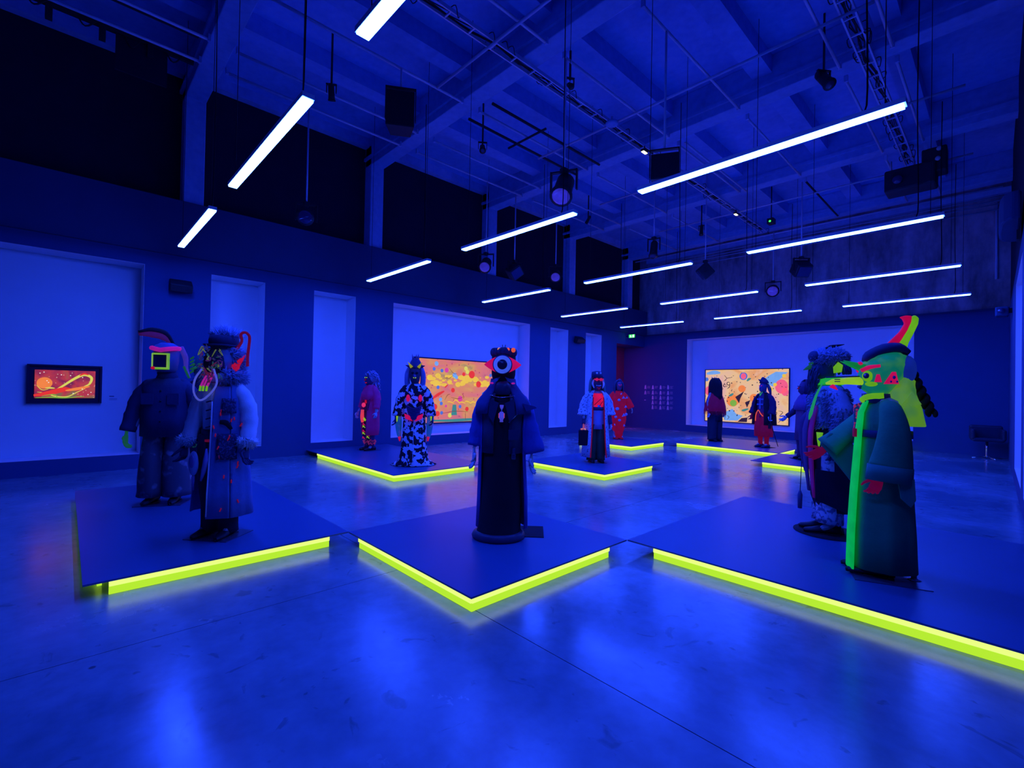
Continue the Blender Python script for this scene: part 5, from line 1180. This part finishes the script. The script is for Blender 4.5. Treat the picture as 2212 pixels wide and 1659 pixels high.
for s in (-1, 1):
    MB().ell((s*.045, -.165, 1.71), .02, .012, .014, 8, 6).build('eye', dkgreen, fc)
    MB().prism([(-.035, -.05), (.03, -.04), (.04, .03), (.0, .06), (-.04, .01)], (s*.145-.006, .03, 1.655), (0, 1, 0), (0, 0, 1), .014).build('green_ear', neong, fc, smooth=False)
g = MB()
for k in range(120):
    a = rs.uniform(-2.6, -.5); z = rs.uniform(1.50, 1.68); p = V(math.cos(a)*.09, -.05+math.sin(a)*.11, z)
    g.tube([p, p+V(0, -.02, -.03), p+V(rs.uniform(-.02, .02), -.03, -.08-.06*rs.random())], [.010, .008, .002], 4)
g.build('beard', cloth('dark_beard', (.03, .05, .12)), fc)['kind'] = 'stuff'
c = MB().ell((0, .0, 1.765), .135, .155, .09, 18, 10).fur_ell((0, 0, 1.765), .135, .155, .09, 1000, .035, .011, .1)
hat = c.build('fur_hat', greyfur, r); hat['kind'] = 'stuff'
for k in range(26):
    a = rs.uniform(-.2, 2.8); p = V(math.cos(a)*.13, .03+math.sin(a)*.12, 1.70); MB().tube([p, p+V(.01, .02, -.06), p+V(0, .03, -.10)], [.014, .012, .004], 5, smooth=2).build('curl', cloth('dark_curl', (.04, .06, .16)), hat)
MB().tube([(.02, -.09, 1.83), (.02, .0, 1.875), (.02, .12, 1.90)], [.006, .02, .003], 6, smooth=4, flat=.25).build('feather', blackc, hat)
MB().ell((0, -.14, 1.78), .09, .05, .06, 12, 8).build('hat_front', navy, hat)

# --- green horned robe
r = thing('costumed_mannequin', 'mannequin in a long teal robe with neon green front band, long nose and striped horn', 'mannequin', (-.717, 5.02, PT), -68, scale=1.0)
body(r, el=((-.26, -.10, 1.15), (.26, .02, 1.13)), wr=((-.24, -.34, 1.00), (.27, -.06, .88)))
MB().box(-.24, .26, -.24, .26, 0, .006).build('base_plate', M_glassplate, r, smooth=False)
MB().tube([(.05, .20, .006), (.05, .20, .02), (.05, .20, .30)], [.05, .02, .014], 12).build('support_rod', M_chrome, r)
for s in (-1, 1): shoe(r, s*.09, shoeb, -.04, .34)
robe = MB().loft([(0, .0, .06, .20, .235), (0, .0, .35, .195, .225), (0, .0, .70, .185, .205), (0, 0, 1.0, .18, .18), (0, 0, 1.20, .185, .165), (0, 0, 1.36, .20, .15), (0, 0, 1.45, .13, .11), (0, 0, 1.50, .08, .08)], 44, fold=(7, .03, .5)).build('robe', teal, r)
vs = []; zs = ((.045, .238, .10), (.35, .232, .10), (.70, .215, .095), (1.0, .195, .09), (1.20, .182, .085), (1.36, .165, .07), (1.46, .125, .05))
g = MB()
for z, y, hw in zs:
    for t in (-1, -.5, 0, .5, 1): vs.append((t*hw+.03, -y*math.cos(t*.45)-.012, z))
g.add(vs, [(i*5+j, i*5+j+1, (i+1)*5+j+1, (i+1)*5+j) for i in range(6) for j in range(4)])
g.build('front_band', fluor('band_green', (4, 178, 80)), r, solid=.012)
MB().loft([(0, 0, 1.155, .196, .195), (0, 0, 1.215, .196, .193)], 36).build('belt', navy, r)
MB().box(.02, .08, -.22, -.20, 1.15, 1.22).build('belt_buckle', dullr, r, smooth=False)
rd = fluor('red_hand', (88, 2, 54))
# near arm hangs, far arm reaches forward; both with deep bell cuffs
MB().tube([(.09, 0, 1.46), (.17, 0, 1.41), (.235, .01, 1.26), (.26, .0, 1.08), (.27, -.02, .92)], [.04, .075, .10, .125, .15], 18, smooth=4, flat=.62, up=(0, 1, 0)).build('bell_sleeve', teal, r)
cf = cloth('teal_cuff', (.03, .26, .16))
MB().tube([(.27, -.02, .945), (.275, -.03, .82)], [.152, .155], 18, flat=.62, up=(0, 1, 0)).build('cuff', cf, r)
MB().prism([(.02, .82), (.12, .86), (.13, .70), (.10, .64), (.04, .70)], (.30, 0, 0), (0, 1, 0), (0, 0, 1), .02).build('cuff_point', cf, r, smooth=False)
hand(r, (.275, -.09, .845), (0, -.35, -1), (0, -1, .3), rd, .5, k=1.1)
MB().tube([(-.09, 0, 1.46), (-.17, -.01, 1.41), (-.235, -.12, 1.27), (-.24, -.26, 1.12), (-.24, -.36, 1.02)], [.04, .075, .09, .10, .12], 18, smooth=4, flat=.7).build('bell_sleeve', teal, r)
MB().prism([(-.42, 1.05), (-.32, .92), (-.16, .70), (-.10, .58), (-.06, .66), (-.08, .90), (-.20, 1.12), (-.34, 1.16)], (-.25, 0, 0), (0, 1, 0), (0, 0, 1), .05).build('hanging_cuff', cf, r, smooth=False, bev=.015)
hand(r, (-.235, -.38, 1.00), (0, -.75, -.55), (.1, 0, 1), rd, .5, k=1.15)
# head
hd = MB().loft([(0, -.02, 1.50, .06, .07), (0, -.03, 1.56, .105, .13), (0, -.02, 1.66, .125, .165), (0, .0, 1.76, .13, .165), (0, .02, 1.84, .105, .13), (0, .03, 1.88, .05, .07)], 26).build('hood', patt('hood_green', (.02, .2, .1), (.02, .2, .1), 'noise', 7, .5, lin(4, 96, 70), lin(50, 118, 40), .25), r)
for s in (-1, 1):
    MB().prism([(-.12, 1.60), (-.02, 1.60), (-.04, 1.70), (-.065, 1.70)], (s*.132-.004, .085, 0), (0, 1, 0), (0, 0, 1), .012).build('red_triangle', neonp, hd, smooth=False)
    for dy, dz, q in ((.02, 1.655, .011), (.0, 1.62, .007), (.04, 1.62, .007)): MB().ell((s*.142, dy+.012, dz), .006, q, q*1.3, 8, 6).build('blue_dot', cobalt, hd)
    MB().prism([(-.02, 1.615), (.03, 1.615), (.015, 1.68), (-.005, 1.68)], (s*.122-.004, -.075, 0), (0, 1, 0), (0, 0, 1), .012).build('red_triangle', neonp, hd, smooth=False)
    MB().ell((s*.078, -.125, 1.665), .034, .045, .048, 14, 9).build('eye_patch', neong, hd); e = MB().ell((s*.095, -.142, 1.668), .022, .024, .026, 12, 8).build('eye', navy, hd); MB().ell((s*.113, -.155, 1.674), .007, .007, .009, 8, 6).build('eye_glint', white, e)
    MB().tube([(s*.06, -.17, 1.715), (s*.09, -.12, 1.74), (s*.11, -.05, 1.75)], .018, 8, smooth=3).build('pink_brow', neonp, hd)
    MB().ell((s*.08, -.10, 1.60), .038, .05, .022, 12, 8).build('lime_cheek', neong, hd)
    MB().cone((s*.05, -.15, 1.74), (s*.06, -.30, 1.80), .03, 8).build('green_ear', fluor('ear_green', (12, 130, 60)), hd)
nose = MB().tube([(.03, -.15, 1.625), (.03, -.26, 1.625), (.03, -.37, 1.615), (.03, -.42, 1.60)], [.036, .030, .026, .008], 12, flat=.8).build('long_nose', neonl, hd)
MB().tube([(.03, -.15, 1.665), (.03, -.28, 1.662), (.03, -.42, 1.655)], .006, 6).build('nose_ridge', navy, nose)
MB().cone((.03, -.38, 1.585), (.03, -.33, 1.545), .022, 7).build('red_tongue', neonp, nose)
MB().box(.05, .062, -.36, -.32, 1.615, 1.622).box(.05, .062, -.36, -.32, 1.633, 1.64).build('nose_mark', navy, nose, smooth=False)
for k in range(9):
    MB().ell((.03+rs.uniform(-.04, .04), -.175+rs.uniform(-.015, .01), 1.585+rs.uniform(-.02, .06)), .012, .010, .012, 8, 6).build('bead', cobalt, nose)
MB().ell((.05, -.18, 1.77), .03, .022, .02, 10, 7).build('pink_knot', neonp, hd)
MB().tube([(0, -.13, 1.79), (0, -.10, 1.84), (0, .0, 1.89), (0, .09, 1.90), (0, .16, 1.86)], [.05, .085, .10, .09, .05], 14, smooth=3, flat=.55, up=(1, 0, 0)).build('head_wrap', navy, hd)
MB().ell((.02, .15, 1.72), .10, .06, .12, 14, 9).build('hood_lining', fluor('lining_blue', (16, 40, 150), .6), hd)
def blade(ps, x0, x1):
    return MB().prism(ps, (x0, 0, 0), (0, 1, 0), (0, 0, 1), x1-x0)
outer_f = [(-.06, 1.90), (.00, 1.97), (.06, 2.04), (.095, 2.11), (.08, 2.15), (.06, 2.165)]
mid = [(.10, 2.175), (.14, 2.17), (.135, 2.12), (.11, 2.05), (.07, 1.97), (.03, 1.90)]
MB().prism(outer_f+mid, (-.025, .04, 0), (0, 1, 0), (0, 0, 1), .05).build('horn_front', fluor('horn_red', (190, 6, 70)), hd, smooth=False, bev=.012)
back = [(.03, 1.90), (.07, 1.97), (.11, 2.05), (.135, 2.12), (.14, 2.17), (.16, 2.175), (.185, 2.15), (.18, 2.10), (.15, 2.02), (.12, 1.95), (.105, 1.89)]
MB().prism(back, (-.025, .04, 0), (0, 1, 0), (0, 0, 1), .05).build('horn_back', neong, hd, smooth=False, bev=.012)
g = MB()
for k in range(64):
    t = k/63; y = .10+.22*t; z = 1.88-.52*t
    a = t*26
    for q in (0, pi): g.ell((math.sin(a+q)*.028, y+math.cos(a+q)*.022, z), .034*(1-.45*t), .034*(1-.45*t), .026, 8, 6)
g.build('braid', blackc, hd)
sc = patt('scarf_lime', (.1, .2, .05), (.05, .2, .1), 'noise', 5, .45, lin(78, 128, 30), lin(24, 92, 62), .3)
MB().loft([(.06, .14, 1.26, .12, .13), (.06, .12, 1.40, .115, .12), (.05, .10, 1.52, .10, .10), (.03, .12, 1.60, .08, .08), (.02, .15, 1.68, .05, .05)], 26, fold=(3, .10, 1)).build('lime_scarf', sc, r)
MB().prism([(-.03, 1.40), (.12, 1.44), (.06, 1.54)], (.165, .08, 0), (0, 1, 0), (0, 0, 1), .014).build('scarf_fold', sc, r, smooth=False)
MB().loft([(0, -.02, 1.44, .12, .13), (0, -.03, 1.52, .10, .12)], 24, fold=(5, .08, 0)).build('neck_scarf', leather, r)
MB().tube([(.02, -.15, 1.46), (.06, -.12, 1.49), (.09, -.02, 1.50)], .03, 8, smooth=3).build('green_collar', neong, r)
MB().prism([(-.17, 1.42), (-.10, 1.45), (-.09, 1.25), (-.17, 1.20)], (-.10, -.02, 0), (0, 1, 0), (0, 0, 1), .02).build('embroidered_panel', patt('embroidery', (.08, .10, .3), (.2, .05, .1), 'noise', 40, .5, None, lin(130, 30, 70), .1), r, smooth=False)

# --- shawled figure behind the fur jacket
r = thing('costumed_mannequin', 'mannequin in a purple shawl reaching out a pale hand, mostly behind the fur jacket', 'mannequin', (-3.22, 12.42, PT), -45, scale=1.0)
body(r, el=((-.26, -.06, 1.14), (.26, .0, 1.13)), wr=((-.30, -.22, .98), (.29, -.03, .9))); plate(r, .22, .22, blackc)
legs(r, cloth('plum_trousers', (.08, .04, .12)), .95, .12, .10, .05, .1, .05)
for s in (-1, 1): shoe(r, s*.10, shoeb)
MB().loft([(0, 0, .45, .24, .19), (0, 0, .80, .225, .175), (0, 0, 1.15, .215, .16), (0, 0, 1.42, .19, .13)], 34, fold=(6, .04, 0)).build('skirt_coat', cloth('mauve_coat', (.14, .06, .17)), r)
MB().loft([(0, 0, 1.14, .27, .20), (0, 0, 1.30, .25, .185), (0, 0, 1.44, .16, .13), (0, 0, 1.52, .08, .08)], 34, fold=(7, .05, 0)).build('shawl', cloth('violet_shawl', (.16, .08, .28)), r)
for s in (-1, 1):
    wv = (-.30, -.24, .97) if s < 0 else (.29, -.04, .90)
    sleeve(r, [(s*.17, 0, 1.41), (s*.245, -.02, 1.25), (s*.27, -.07, 1.12), wv], [.07, .08, .07, .055], dcl)
    hand(r, wv, (s*.1, -.8 if s < 0 else -.1, -.7), (.2 if s < 0 else 0, -.3, 1 if s < 0 else 0), white, .4, 'glove', 1.2)
fc = MB().loft([(0, -.03, 1.50, .05, .06), (0, -.05, 1.57, .08, .10), (0, -.03, 1.68, .09, .11), (0, 0, 1.80, .07, .08)], 18).build('face', cloth('plum_face', (.08, .04, .12)), r)
for s in (-1, 1): MB().ell((s*.035, -.14, 1.69), .018, .01, .013, 8, 6).build('eye', navy, fc)
MB().cone((0, -.13, 1.66), (0, -.19, 1.62), .022, 8).build('nose', dullr, fc)
MB().loft([(0, .01, 1.52, .10, .10), (0, .02, 1.68, .115, .12), (0, .02, 1.80, .09, .10), (0, .02, 1.85, .03, .03)], 20, arc=(-40, 220)).build('hood', dcl, r, solid=.012)
